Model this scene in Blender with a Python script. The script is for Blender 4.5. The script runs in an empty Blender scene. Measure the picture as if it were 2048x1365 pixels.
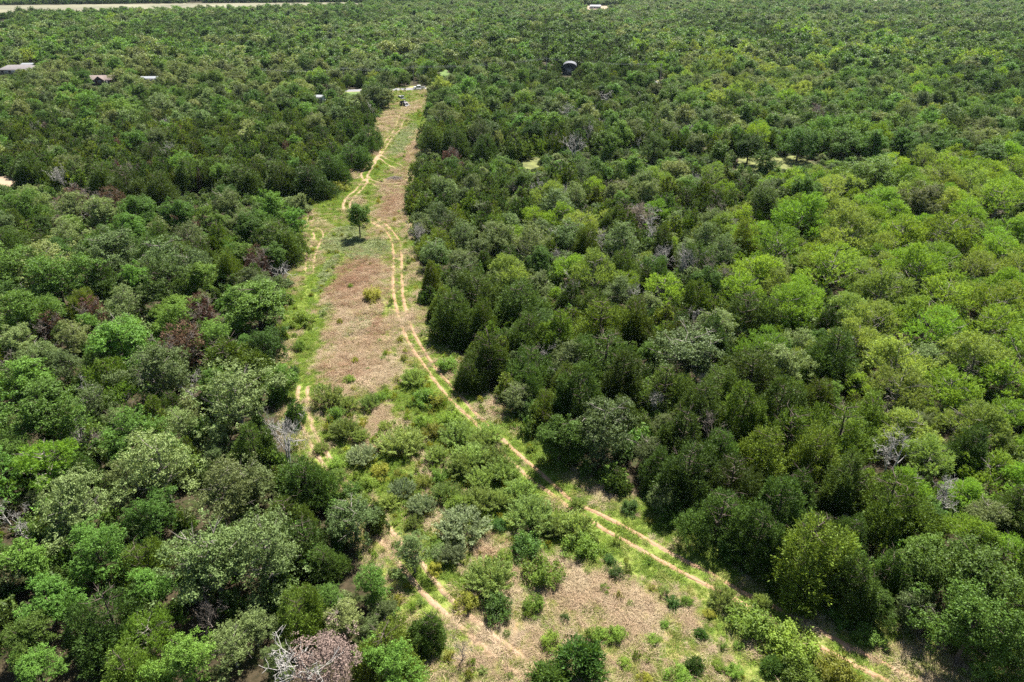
import bpy, math, random
import numpy as np
from mathutils import Vector, Matrix

# ------------------------------------------------------------------ camera, sky, sun, exposure
SC = bpy.context.scene
COL = SC.collection
CAM_H = 58.0                                   # drone height, metres
FPX = 1365.0                                   # focal length in units of a 2048 px wide frame (24 mm equivalent)
PITCH = math.atan((682.5 + 75.0) / FPX)        # degrees below the horizon
cam_data = bpy.data.cameras.new('camera')
cam_data.sensor_width = 36.0
cam_data.lens = 36.0 * FPX / 2048.0
cam_data.clip_start = 0.5
cam_data.clip_end = 20000.0
cam = bpy.data.objects.new('camera', cam_data)
COL.objects.link(cam)
cam.location = (0, 0, CAM_H)
cam.rotation_euler = (math.pi / 2 - PITCH, 0, 0)
SC.camera = cam

SUN_ELEV, SUN_AZ = math.radians(58), math.radians(22)     # azimuth measured from +Y (ahead) towards +X (right)
world = bpy.data.worlds.new('World')
SC.world = world
world.use_nodes = True
wn = world.node_tree
wn.nodes.clear()
sky = wn.nodes.new('ShaderNodeTexSky')
sky.sky_type = 'NISHITA'
sky.sun_disc = False
sky.sun_elevation = SUN_ELEV
sky.sun_rotation = SUN_AZ
bg = wn.nodes.new('ShaderNodeBackground')
bg.inputs['Strength'].default_value = 0.05
wo = wn.nodes.new('ShaderNodeOutputWorld')
wn.links.new(sky.outputs[0], bg.inputs[0])
wn.links.new(bg.outputs[0], wo.inputs[0])

sun_data = bpy.data.lights.new('sun', 'SUN')
sun_data.energy = 5.0
sun_data.angle = math.radians(0.53)
sun_data.color = (1.0, 0.965, 0.91)
sun = bpy.data.objects.new('sun', sun_data)
COL.objects.link(sun)
to_sun = Vector((math.sin(SUN_AZ) * math.cos(SUN_ELEV), math.cos(SUN_AZ) * math.cos(SUN_ELEV), math.sin(SUN_ELEV)))
sun.rotation_euler = (-to_sun).to_track_quat('-Z', 'Y').to_euler()
sun.location = (0, 0, 200)

SC.view_settings.view_transform = 'Standard'
SC.view_settings.look = 'None'
SC.view_settings.exposure = 1.58
SC.view_settings.gamma = 1.0
SC.cycles.max_bounces = 3
SC.cycles.diffuse_bounces = 1
SC.cycles.glossy_bounces = 1
SC.cycles.transmission_bounces = 1
SC.cycles.volume_bounces = 0
SC.cycles.use_denoising = False
SC.cycles.sample_clamp_indirect = 4.0

rng = np.random.default_rng(11)
random.seed(5)
CP, SP = math.cos(PITCH), math.sin(PITCH)


def at(px, py, z=0.0):
    """the point at height z seen along a sight line of the survey picture (2048 wide)"""
    u, v = (px - 1024) / FPX, (py - 682.5) / FPX
    t = (CAM_H - z) / (SP + v * CP)
    return np.array([u * t, (CP - v * SP) * t, z])


def to_px(x, y, z=0.0):
    f = y * CP + (CAM_H - z) * SP
    d = (CAM_H - z) * CP - y * SP
    return 1024 + x / f * FPX, 682.5 + d / f * FPX, f


# ------------------------------------------------------------------ materials
def nt(name):
    m = bpy.data.materials.new(name)
    m.use_nodes = True
    m.node_tree.nodes.clear()
    return m, m.node_tree


def lk(t, a, b):
    t.links.new(a, b)


def leaf_mat(name, col, trans, spec=0.35, rough=0.5, tfac=0.35, hue_var=0.03, val_var=0.5, obj_var=0.35):
    m, t = nt(name)
    N = t.nodes.new
    out = N('ShaderNodeOutputMaterial')
    at_ = N('ShaderNodeAttribute'); at_.attribute_name = 'lr'
    oi = N('ShaderNodeObjectInfo')
    hsv = N('ShaderNodeHueSaturation')
    hsv.inputs['Color'].default_value = (*col, 1)

    def rmap(src, lo, hi):
        r = N('ShaderNodeMapRange')
        r.inputs['To Min'].default_value = lo
        r.inputs['To Max'].default_value = hi
        lk(t, src, r.inputs['Value'])
        return r.outputs[0]
    # value: leaf to leaf and tree to tree
    v1 = rmap(at_.outputs['Fac'], 1 - val_var * 0.6, 1 + val_var)
    v2 = rmap(oi.outputs['Random'], 1 - obj_var, 1 + obj_var)
    mul = N('ShaderNodeMath'); mul.operation = 'MULTIPLY'
    lk(t, v1, mul.inputs[0]); lk(t, v2, mul.inputs[1])
    frac = N('ShaderNodeMath'); frac.operation = 'MULTIPLY'; frac.inputs[1].default_value = 7.31
    lk(t, oi.outputs['Random'], frac.inputs[0])
    fr2 = N('ShaderNodeMath'); fr2.operation = 'FRACT'
    lk(t, frac.outputs[0], fr2.inputs[0])
    h = rmap(fr2.outputs[0], 0.5 - hue_var, 0.5 + hue_var)
    lk(t, h, hsv.inputs['Hue'])
    lk(t, mul.outputs[0], hsv.inputs['Value'])
    hs2 = N('ShaderNodeHueSaturation')
    hs2.inputs['Color'].default_value = (*trans, 1)
    lk(t, h, hs2.inputs['Hue']); lk(t, mul.outputs[0], hs2.inputs['Value'])
    p = N('ShaderNodeBsdfPrincipled')
    lk(t, hsv.outputs[0], p.inputs['Base Color'])
    p.inputs['Roughness'].default_value = rough
    p.inputs['Specular IOR Level'].default_value = spec
    tr = N('ShaderNodeBsdfTranslucent')
    lk(t, hs2.outputs[0], tr.inputs['Color'])
    mix = N('ShaderNodeMixShader'); mix.inputs[0].default_value = tfac
    lk(t, p.outputs[0], mix.inputs[1]); lk(t, tr.outputs[0], mix.inputs[2])
    lk(t, mix.outputs[0], out.inputs['Surface'])
    return m


def plain_mat(name, col, rough=0.8, spec=0.3, metal=0.0, noise=0.25, scale=6.0, bump=0.0):
    m, t = nt(name)
    N = t.nodes.new
    out = N('ShaderNodeOutputMaterial')
    p = N('ShaderNodeBsdfPrincipled')
    tc = N('ShaderNodeTexCoord')
    nz = N('ShaderNodeTexNoise'); nz.inputs['Scale'].default_value = scale; nz.inputs['Detail'].default_value = 5
    lk(t, tc.outputs['Object'], nz.inputs['Vector'])
    mr = N('ShaderNodeMapRange')
    mr.inputs['From Min'].default_value = 0.25; mr.inputs['From Max'].default_value = 0.75
    mr.inputs['To Min'].default_value = 1 - noise; mr.inputs['To Max'].default_value = 1 + noise
    lk(t, nz.outputs['Fac'], mr.inputs['Value'])
    hsv = N('ShaderNodeHueSaturation'); hsv.inputs['Color'].default_value = (*col, 1)
    lk(t, mr.outputs[0], hsv.inputs['Value'])
    lk(t, hsv.outputs[0], p.inputs['Base Color'])
    p.inputs['Roughness'].default_value = rough
    p.inputs['Specular IOR Level'].default_value = spec
    p.inputs['Metallic'].default_value = metal
    if bump:
        b = N('ShaderNodeBump'); b.inputs['Strength'].default_value = bump; b.inputs['Distance'].default_value = 0.05
        lk(t, nz.outputs['Fac'], b.inputs['Height']); lk(t, b.outputs[0], p.inputs['Normal'])
    lk(t, p.outputs[0], out.inputs['Surface'])
    return m


M = {}
LV = dict(spec=0.16, rough=0.55, hue_var=0.014, val_var=0.75)
M['J0'] = leaf_mat('juniper_leaf_dark', (0.058, 0.098, 0.018), (0.095, 0.15, 0.015), tfac=0.22, **dict(LV, val_var=1.0))
M['J1'] = leaf_mat('juniper_leaf_olive', (0.088, 0.130, 0.017), (0.145, 0.20, 0.014), tfac=0.24, **dict(LV, val_var=1.0))
M['O0'] = leaf_mat('oak_leaf_grey', (0.112, 0.158, 0.050), (0.15, 0.20, 0.035), tfac=0.24, **LV)
M['O1'] = leaf_mat('oak_leaf_pale', (0.155, 0.192, 0.064), (0.20, 0.24, 0.04), tfac=0.26, **LV)
M['G0'] = leaf_mat('broad_leaf_mid', (0.092, 0.170, 0.026), (0.15, 0.25, 0.02), tfac=0.27, **LV)
M['G1'] = leaf_mat('broad_leaf_deep', (0.068, 0.122, 0.019), (0.105, 0.18, 0.016), tfac=0.25, **LV)
M['E0'] = leaf_mat('mesquite_leaf_bright', (0.142, 0.235, 0.028), (0.24, 0.37, 0.022), tfac=0.36, obj_var=0.25, **LV)
M['E1'] = leaf_mat('mesquite_leaf_yellow', (0.165, 0.228, 0.052), (0.26, 0.34, 0.035), tfac=0.36, obj_var=0.25, **LV)
M['R0'] = leaf_mat('dead_needle_red', (0.125, 0.070, 0.048), (0.12, 0.06, 0.035), spec=0.1, rough=0.8, tfac=0.2)
M['R1'] = leaf_mat('dead_needle_pinkish', (0.175, 0.135, 0.105), (0.15, 0.11, 0.08), spec=0.1, rough=0.8, tfac=0.2)
M['S_W'] = leaf_mat('shrub_leaf_willow', (0.180, 0.245, 0.062), (0.26, 0.34, 0.05), tfac=0.38, **LV)
M['S_B'] = leaf_mat('shrub_leaf_bright', (0.125, 0.200, 0.028), (0.21, 0.31, 0.024), tfac=0.40, **LV)
M['S_S'] = leaf_mat('shrub_leaf_silver', (0.205, 0.250, 0.120), (0.23, 0.29, 0.09), tfac=0.32, **LV)
M['S_D'] = leaf_mat('shrub_leaf_dark', (0.052, 0.105, 0.018), (0.09, 0.16, 0.014), tfac=0.34, **LV)
M['S_Y'] = leaf_mat('shrub_leaf_yellow', (0.185, 0.200, 0.028), (0.29, 0.30, 0.02), tfac=0.40, **LV)
M['dry'] = leaf_mat('dry_grass_blade', (0.43, 0.32, 0.195), (0.36, 0.26, 0.14), spec=0.15, rough=0.6, tfac=0.25, hue_var=0.012, val_var=0.35, obj_var=0.16)
M['rust'] = leaf_mat('rust_grass_blade', (0.33, 0.205, 0.12), (0.28, 0.165, 0.09), spec=0.15, rough=0.6, tfac=0.25, hue_var=0.012, val_var=0.35, obj_var=0.16)
M['grn'] = leaf_mat('green_grass_blade', (0.150, 0.220, 0.028), (0.24, 0.33, 0.026), tfac=0.36, **LV)
M['straw'] = leaf_mat('straw_grass_blade', (0.50, 0.39, 0.25), (0.42, 0.32, 0.18), spec=0.15, rough=0.6, tfac=0.25, hue_var=0.012, val_var=0.35, obj_var=0.16)
M['olive'] = leaf_mat('olive_grass_blade', (0.265, 0.275, 0.075), (0.31, 0.315, 0.06), tfac=0.3, **LV)
M['weed'] = leaf_mat('pale_weed_leaf', (0.225, 0.255, 0.11), (0.24, 0.28, 0.08), tfac=0.28, **LV)
M['bark'] = plain_mat('bark_brown', (0.085, 0.065, 0.048), rough=0.9, noise=0.4, scale=3, bump=0.5)
M['bark_pale'] = plain_mat('bark_pale', (0.20, 0.175, 0.145), rough=0.9, noise=0.35, scale=3, bump=0.5)
M['dead'] = plain_mat('dead_wood_grey', (0.37, 0.345, 0.31), rough=0.85, noise=0.35, scale=2.5)
M['dead_dark'] = plain_mat('dead_wood_brown', (0.20, 0.165, 0.135), rough=0.85, noise=0.35, scale=2.5)


# ------------------------------------------------------------------ mesh helpers
def mesh_from(name, verts, faces_flat, face_sizes, mats=(), mat_idx=None, lr=None, smooth=False):
    """fast mesh builder from numpy arrays"""
    me = bpy.data.meshes.new(name)
    verts = np.asarray(verts, np.float32).reshape(-1, 3)
    me.vertices.add(len(verts))
    me.vertices.foreach_set('co', verts.ravel())
    faces_flat = np.asarray(faces_flat, np.int32)
    face_sizes = np.asarray(face_sizes, np.int32)
    me.loops.add(len(faces_flat))
    me.loops.foreach_set('vertex_index', faces_flat)
    me.polygons.add(len(face_sizes))
    starts = np.concatenate([[0], np.cumsum(face_sizes)[:-1]]).astype(np.int32)
    me.polygons.foreach_set('loop_start', starts)
    me.polygons.foreach_set('loop_total', face_sizes)
    for m in mats:
        me.materials.append(m)
    if mat_idx is not None:
        me.polygons.foreach_set('material_index', np.asarray(mat_idx, np.int32))
    if smooth:
        me.polygons.foreach_set('use_smooth', np.ones(len(face_sizes), bool))
    if lr is not None:
        a = me.attributes.new('lr', 'FLOAT', 'FACE')
        a.data.foreach_set('value', np.asarray(lr, np.float32))
    me.update(calc_edges=True)
    return me


class Buf:
    """collects quads and triangles with a material slot and a random number per face"""
    def __init__(s):
        s.v, s.f, s.n, s.mi, s.lr, s.k = [], [], [], [], [], 0

    def add(s, verts, faces, mi=0, lr=None):
        verts = np.asarray(verts, float).reshape(-1, 3)
        faces = np.asarray(faces, int)
        s.v.append(verts)
        s.f.append((faces + s.k).ravel())
        s.n.append(np.full(len(faces), faces.shape[1]))
        s.mi.append(np.full(len(faces), mi))
        s.lr.append(np.full(len(faces), 0.5) if lr is None else lr)
        s.k += len(verts)

    def mesh(s, name, mats, smooth=False):
        return mesh_from(name, np.concatenate(s.v), np.concatenate(s.f), np.concatenate(s.n), mats,
                         np.concatenate(s.mi), np.concatenate(s.lr), smooth)


def unit(a):
    return a / np.maximum(np.linalg.norm(a, axis=-1, keepdims=True), 1e-9)


def leaves(buf, c, nrm, tang, L, W, mi=0, r=None, tone=None):
    """diamond leaves at c, long axis tang, facing nrm"""
    n = len(c)
    r = r or rng
    tang = unit(tang)
    b = unit(np.cross(nrm, tang))
    L = np.broadcast_to(np.asarray(L, float).reshape(-1, 1), (n, 1))
    W = np.broadcast_to(np.asarray(W, float).reshape(-1, 1), (n, 1))
    v = np.empty((n, 4, 3))
    v[:, 0] = c - tang * L
    v[:, 1] = c + b * W + tang * L * 0.1
    v[:, 2] = c + tang * L
    v[:, 3] = c - b * W + tang * L * 0.1
    buf.add(v.reshape(-1, 3), np.arange(n * 4).reshape(n, 4), mi, r.random(n) if tone is None else 0.45 * r.random(n) + 0.55 * tone)


def tube(buf, pts, rad, sides=5, mi=0):
    pts = np.asarray(pts, float)
    rad = np.asarray(rad, float)
    n = len(pts)
    d = np.gradient(pts, axis=0)
    d = unit(d)
    ref = np.array([0.31, 0.52, 0.8]) if abs(d[0] @ np.array([0.31, 0.52, 0.8])) < 0.95 else np.array([1., 0, 0])
    a = unit(np.cross(d, ref)); b = np.cross(d, a)
    ang = np.linspace(0, 2 * np.pi, sides, endpoint=False)
    ring = pts[:, None] + (a[:, None] * np.cos(ang)[None, :, None] + b[:, None] * np.sin(ang)[None, :, None]) * rad[:, None, None]
    f = []
    for i in range(n - 1):
        for j in range(sides):
            k = (j + 1) % sides
            f.append((i * sides + j, i * sides + k, (i + 1) * sides + k, (i + 1) * sides + j))
    buf.add(ring.reshape(-1, 3), f, mi)


def sphere_dirs(n, r, up=0.0):
    d = r.normal(size=(n, 3))
    d[:, 2] += up
    return unit(d)


def box(buf, lo, hi, mi=0, M4=None):
    x0, y0, z0 = lo; x1, y1, z1 = hi
    v = np.array([(x0, y0, z0), (x1, y0, z0), (x1, y1, z0), (x0, y1, z0), (x0, y0, z1), (x1, y0, z1), (x1, y1, z1), (x0, y1, z1)], float)
    if M4 is not None:
        v = np.array([M4 @ Vector(p) for p in v])
    buf.add(v, [(0, 3, 2, 1), (4, 5, 6, 7), (0, 1, 5, 4), (1, 2, 6, 5), (2, 3, 7, 6), (3, 0, 4, 7)], mi)


def obj(name, me, parent=None, loc=(0, 0, 0), rz=0.0, scale=None):
    o = bpy.data.objects.new(name, me)
    COL.objects.link(o)
    o.location = loc
    o.rotation_euler = (0, 0, rz)
    if scale is not None:
        o.scale = scale
    if parent is not None:
        o.parent = parent
    return o


def tag(o, label, cat, group=None):
    o['label'] = label
    o['category'] = cat
    if group:
        o['group'] = group
    return o


def struct(o, kind='structure'):
    o['kind'] = kind
    return o


# ------------------------------------------------------------------ where things are: clearing, tracks, ground cover
LEFT_EDGE = [(1010, 1500), (900, 1365), (820, 1260), (752, 1120), (672, 985), (588, 870), (574, 790), (578, 700), (586, 600), (598, 520), (608, 450),
             (640, 408), (662, 375), (684, 338), (712, 300), (745, 262), (766, 230), (782, 200), (788, 184), (790, 178)]
RIGHT_EDGE = [(2200, 1500), (2010, 1365), (1880, 1298), (1700, 1215), (1560, 1150), (1400, 1075), (1260, 1000), (1150, 950), (1075, 895), (1000, 825),
              (950, 775), (905, 725), (852, 660), (832, 600), (826, 520), (818, 470), (812, 400), (822, 360), (838, 300), (850, 250), (856, 200), (858, 178)]
LE = np.array([at(*p)[:2] for p in LEFT_EDGE]); RE = np.array([at(*p)[:2] for p in RIGHT_EDGE])
LE = LE[np.argsort(LE[:, 1])]; RE = RE[np.argsort(RE[:, 1])]


def clear_edges(y):
    return np.interp(y, LE[:, 1], LE[:, 0]), np.interp(y, RE[:, 1], RE[:, 0])


Y_CLEAR0, Y_CLEAR1 = float(LE[0, 1]), float(LE[-1, 1])

RUTS = {   # pairs of wheel ruts, as seen from the drone
    'right': [
        [(744, 446), (760, 454), (773, 465), (784, 487), (787, 521), (786, 557), (788, 594), (797, 631), (810, 669), (820, 691), (842, 723), (866, 757), (891, 789), (915, 814),
         (947, 843), (985, 884), (1015, 917), (1041, 941), (1068, 965), (1105, 990), (1129, 1009), (1163, 1029), (1204, 1057), (1245, 1079), (1302, 1112), (1371, 1149), (1425, 1177),
         (1473, 1201), (1501, 1216), (1542, 1238), (1583, 1262), (1627, 1286), (1695, 1324), (1781, 1366), (1900, 1425)],
        [(752, 438), (770, 448), (788, 467), (800, 487), (803, 521), (804, 557), (806, 594), (815, 631), (827, 665), (852, 709), (878, 745), (903, 772), (947, 821), (976, 853), (1000, 875),
         (1027, 900), (1058, 927), (1099, 963), (1143, 1000), (1204, 1031), (1251, 1055), (1347, 1110), (1432, 1153), (1490, 1187), (1542, 1211), (1610, 1245), (1678, 1283), (1747, 1317),
         (1832, 1361), (1960, 1425)]],
    'left': [
        [(597, 775), (595, 790), (595, 826), (605, 857), (628, 900), (664, 955), (705, 1010), (740, 1056), (769, 1093), (792, 1122), (830, 1168), (860, 1200), (925, 1258), (990, 1314), (1024, 1340), (1061, 1367), (1130, 1420)],
        [(617, 775), (615, 789), (620, 831), (629, 862), (651, 904), (688, 955), (735, 1008), (775, 1053), (792, 1074), (847, 1132), (869, 1164), (904, 1200), (929, 1225), (972, 1257), (990, 1275), (1041, 1312), (1078, 1343), (1140, 1390)]],
    'upper': [
        [(688, 420), (687, 408), (695, 394), (712, 380), (725, 362), (722, 350), (731, 337), (743, 325), (756, 311), (768, 287), (787, 262), (797, 237), (803, 225), (801, 213), (800, 206)],
        [(700, 424), (701, 408), (709, 394), (722, 382), (733, 366), (735, 352), (752, 323), (766, 305), (782, 280), (799, 260), (807, 241), (810, 225), (812, 212)]],
    'loop': [
        [(760, 452), (730, 442), (700, 436), (671, 433), (645, 435), (626, 441), (621, 447), (627, 453), (642, 460), (646, 472), (637, 492), (629, 516), (626, 545)],
        [(755, 446), (728, 435), (700, 429), (668, 427), (640, 429), (620, 434), (612, 446), (617, 456), (626, 465), (628, 478), (621, 494), (613, 509), (611, 540)]],
    'brush_pile': [
        [(757, 315), (766, 322), (776, 330), (793, 338), (812, 344), (818, 352), (812, 361), (795, 366), (770, 367), (748, 362), (735, 352)],
        [(764, 311), (774, 318), (786, 324), (803, 331), (822, 338), (829, 350), (824, 364), (800, 371), (768, 373), (742, 368), (727, 360)]],
    'faint_side': [
        [(765, 496), (766, 545), (766, 582), (773, 636), (783, 680)]],
    'faint_left': [
        [(627, 545), (634, 600), (632, 660), (627, 700), (622, 740), (617, 775)],
        [(612, 540), (614, 600), (611, 660), (606, 700), (602, 740), (597, 775)]],
}
RUT_W = {'right': 0.46, 'left': 0.5, 'upper': 0.7, 'loop': 0.38, 'brush_pile': 0.55, 'faint_side': 0.3, 'faint_left': 0.3}


def resample(P, step):
    P = np.asarray(P, float)
    # Catmull-Rom smoothing then even spacing
    Q = np.vstack([2 * P[0] - P[1], P, 2 * P[-1] - P[-2]])
    out = []
    for i in range(1, len(Q) - 2):
        t = np.linspace(0, 1, 12, endpoint=False)[:, None]
        p0, p1, p2, p3 = Q[i - 1], Q[i], Q[i + 1], Q[i + 2]
        out.append(0.5 * (2 * p1 + (p2 - p0) * t + (2 * p0 - 5 * p1 + 4 * p2 - p3) * t ** 2 + (3 * p1 - p0 - 3 * p2 + p3) * t ** 3))
    out.append(P[-1:])
    C = np.vstack(out)
    s = np.concatenate([[0], np.cumsum(np.linalg.norm(np.diff(C, axis=0), axis=1))])
    n = max(int(s[-1] / step), 2)
    q = np.linspace(0, s[-1], n)
    return np.stack([np.interp(q, s, C[:, 0]), np.interp(q, s, C[:, 1])], 1)


RUT_LINES = {k: [resample([at(*p)[:2] for p in line], 0.35) for line in v] for k, v in RUTS.items()}

# blobs of ground cover: (x, y, rx, ry) in survey pixels, kind
BLOBS = [
    ('dry', 705, 575, 52, 75, 1.3), ('dry', 715, 700, 58, 85, 1.3), ('dry', 735, 745, 60, 35, 1.5), ('dry', 785, 412, 26, 32, 0.9), ('dry', 790, 372, 35, 18, 0.6),
    ('dry', 822, 300, 14, 40, 0.7), ('dry', 820, 215, 26, 25, 0.2), ('dry', 772, 240, 14, 20, 0.6), ('dry', 700, 345, 14, 22, 0.5), ('dry', 755, 835, 45, 22, 1.0),
    ('dry', 755, 880, 40, 20, 1.2), ('dry', 975, 1095, 28, 22, 1.3), ('dry', 1190, 1195, 75, 55, 1.3), ('dry', 1280, 1230, 110, 50, 1.3), ('dry', 1150, 1290, 150, 50, 0.35),
    ('dry', 1330, 1330, 180, 60, 0.3), ('dry', 860, 905, 20, 40, 0.7), ('dry', 1030, 1270, 60, 50, 0.9), ('dry', 820, 640, 12, 60, 0.5),
    ('green', 622, 590, 24, 70, 1.6), ('green', 628, 660, 22, 50, 1.4), ('green', 605, 720, 22, 60, 1.2), ('green', 610, 770, 20, 25, 1.0), ('green', 668, 400, 26, 30, 1.1),
    ('green', 735, 385, 16, 14, 1.0), ('green', 745, 345, 18, 18, 1.4), ('green', 812, 195, 30, 12, 0.9), ('green', 835, 240, 18, 18, 0.9), ('green', 790, 325, 26, 8, 1.0), ('green', 840, 800, 55, 40, 1.4),
    ('green', 900, 860, 70, 50, 1.2), ('green', 1000, 960, 120, 70, 1.1), ('green', 1180, 1070, 110, 35, 1.3), ('green', 1330, 1130, 90, 28, 1.3), ('green', 1090, 905, 55, 35, 1.3),
    ('green', 700, 890, 50, 60, 1.0), ('green', 760, 960, 60, 50, 1.1), ('green', 1480, 1240, 90, 40, 0.8), ('green', 1600, 1330, 150, 40, 0.9), ('green', 860, 1150, 50, 60, 0.8),
    ('green', 790, 590, 10, 90, 0.5), ('green', 1290, 1060, 120, 22, 0.9), ('green', 1620, 1210, 150, 25, 0.6),
    ('weed', 690, 480, 40, 25, 1.2), ('weed', 735, 500, 40, 20, 1.3), ('weed', 655, 545, 14, 45, 0.8), ('weed', 810, 275, 16, 26, 1.1), ('weed', 795, 300, 16, 12, 1.0), ('weed', 720, 650, 30, 22, 0.6),
    ('weed', 652, 620, 10, 60, 0.5), ('weed', 700, 660, 25, 30, 0.5),
    ('rust', 700, 555, 50, 45, 1.2), ('rust', 770, 620, 15, 60, 0.8), ('rust', 790, 400, 30, 30, 0.8), ('rust', 690, 745, 40, 30, 0.8), ('rust', 815, 330, 18, 30, 0.6), ('rust', 970, 1090, 40, 30, 0.5),
]
BW = []
for k, x, y, rx, ry, w in BLOBS:
    c = at(x, y); ex = at(x + rx, y); e1 = at(x, y - ry); e2 = at(x, min(y + ry, 1500))
    BW.append((k, c[0], c[1], abs(ex[0] - c[0]), abs(e1[1] - e2[1]) / 2, w))


def vnoise(x, y, s, seed=0):
    """smooth value noise, vectorised"""
    x = np.asarray(x, float) / s + seed * 17.3; y = np.asarray(y, float) / s - seed * 9.1
    xi = np.floor(x).astype(int); yi = np.floor(y).astype(int)
    fx = x - xi; fy = y - yi
    fx = fx * fx * (3 - 2 * fx); fy = fy * fy * (3 - 2 * fy)

    def h(a, b):
        v = np.sin(a * 127.1 + b * 311.7 + seed * 74.7) * 43758.5453
        return v - np.floor(v)
    return (h(xi, yi) * (1 - fx) + h(xi + 1, yi) * fx) * (1 - fy) + (h(xi, yi + 1) * (1 - fx) + h(xi + 1, yi + 1) * fx) * fy


def cover(x, y):
    """weights of ground cover at world points"""
    out = {k: np.zeros(len(x)) for k in ('dry', 'green', 'weed', 'rust')}
    wob = 0.8 + 0.5 * vnoise(x, y, 3.0, 2)
    for k, cx, cy, rx, ry, w in BW:
        d2 = ((x - cx) / rx) ** 2 + ((y - cy) / ry) ** 2
        out[k] = np.maximum(out[k], w * np.exp(-d2 * 0.9) * wob)
    return out


def rut_dist(x, y, fade=0.32):
    """how much bare soil a rut leaves at world points, 0..1"""
    best = np.zeros(len(x))
    P = np.stack([x, y], 1)
    for k, lines in RUT_LINES.items():
        w = RUT_W[k] * 0.5
        for C in lines:
            C = C[::2]
            lo, hi = C.min(0) - 3, C.max(0) + 3
            sel = np.where((P[:, 0] > lo[0]) & (P[:, 0] < hi[0]) & (P[:, 1] > lo[1]) & (P[:, 1] < hi[1]))[0]
            for s0 in range(0, len(sel), 4000):
                ii = sel[s0:s0 + 4000]
                d = np.sqrt(((P[ii, None] - C[None]) ** 2).sum(2)).min(1)
                a = np.clip(1.0 - (d - w) / fade, 0, 1)
                if k.startswith('faint'):
                    a *= 0.5
                best[ii] = np.maximum(best[ii], a)
    return best


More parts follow.
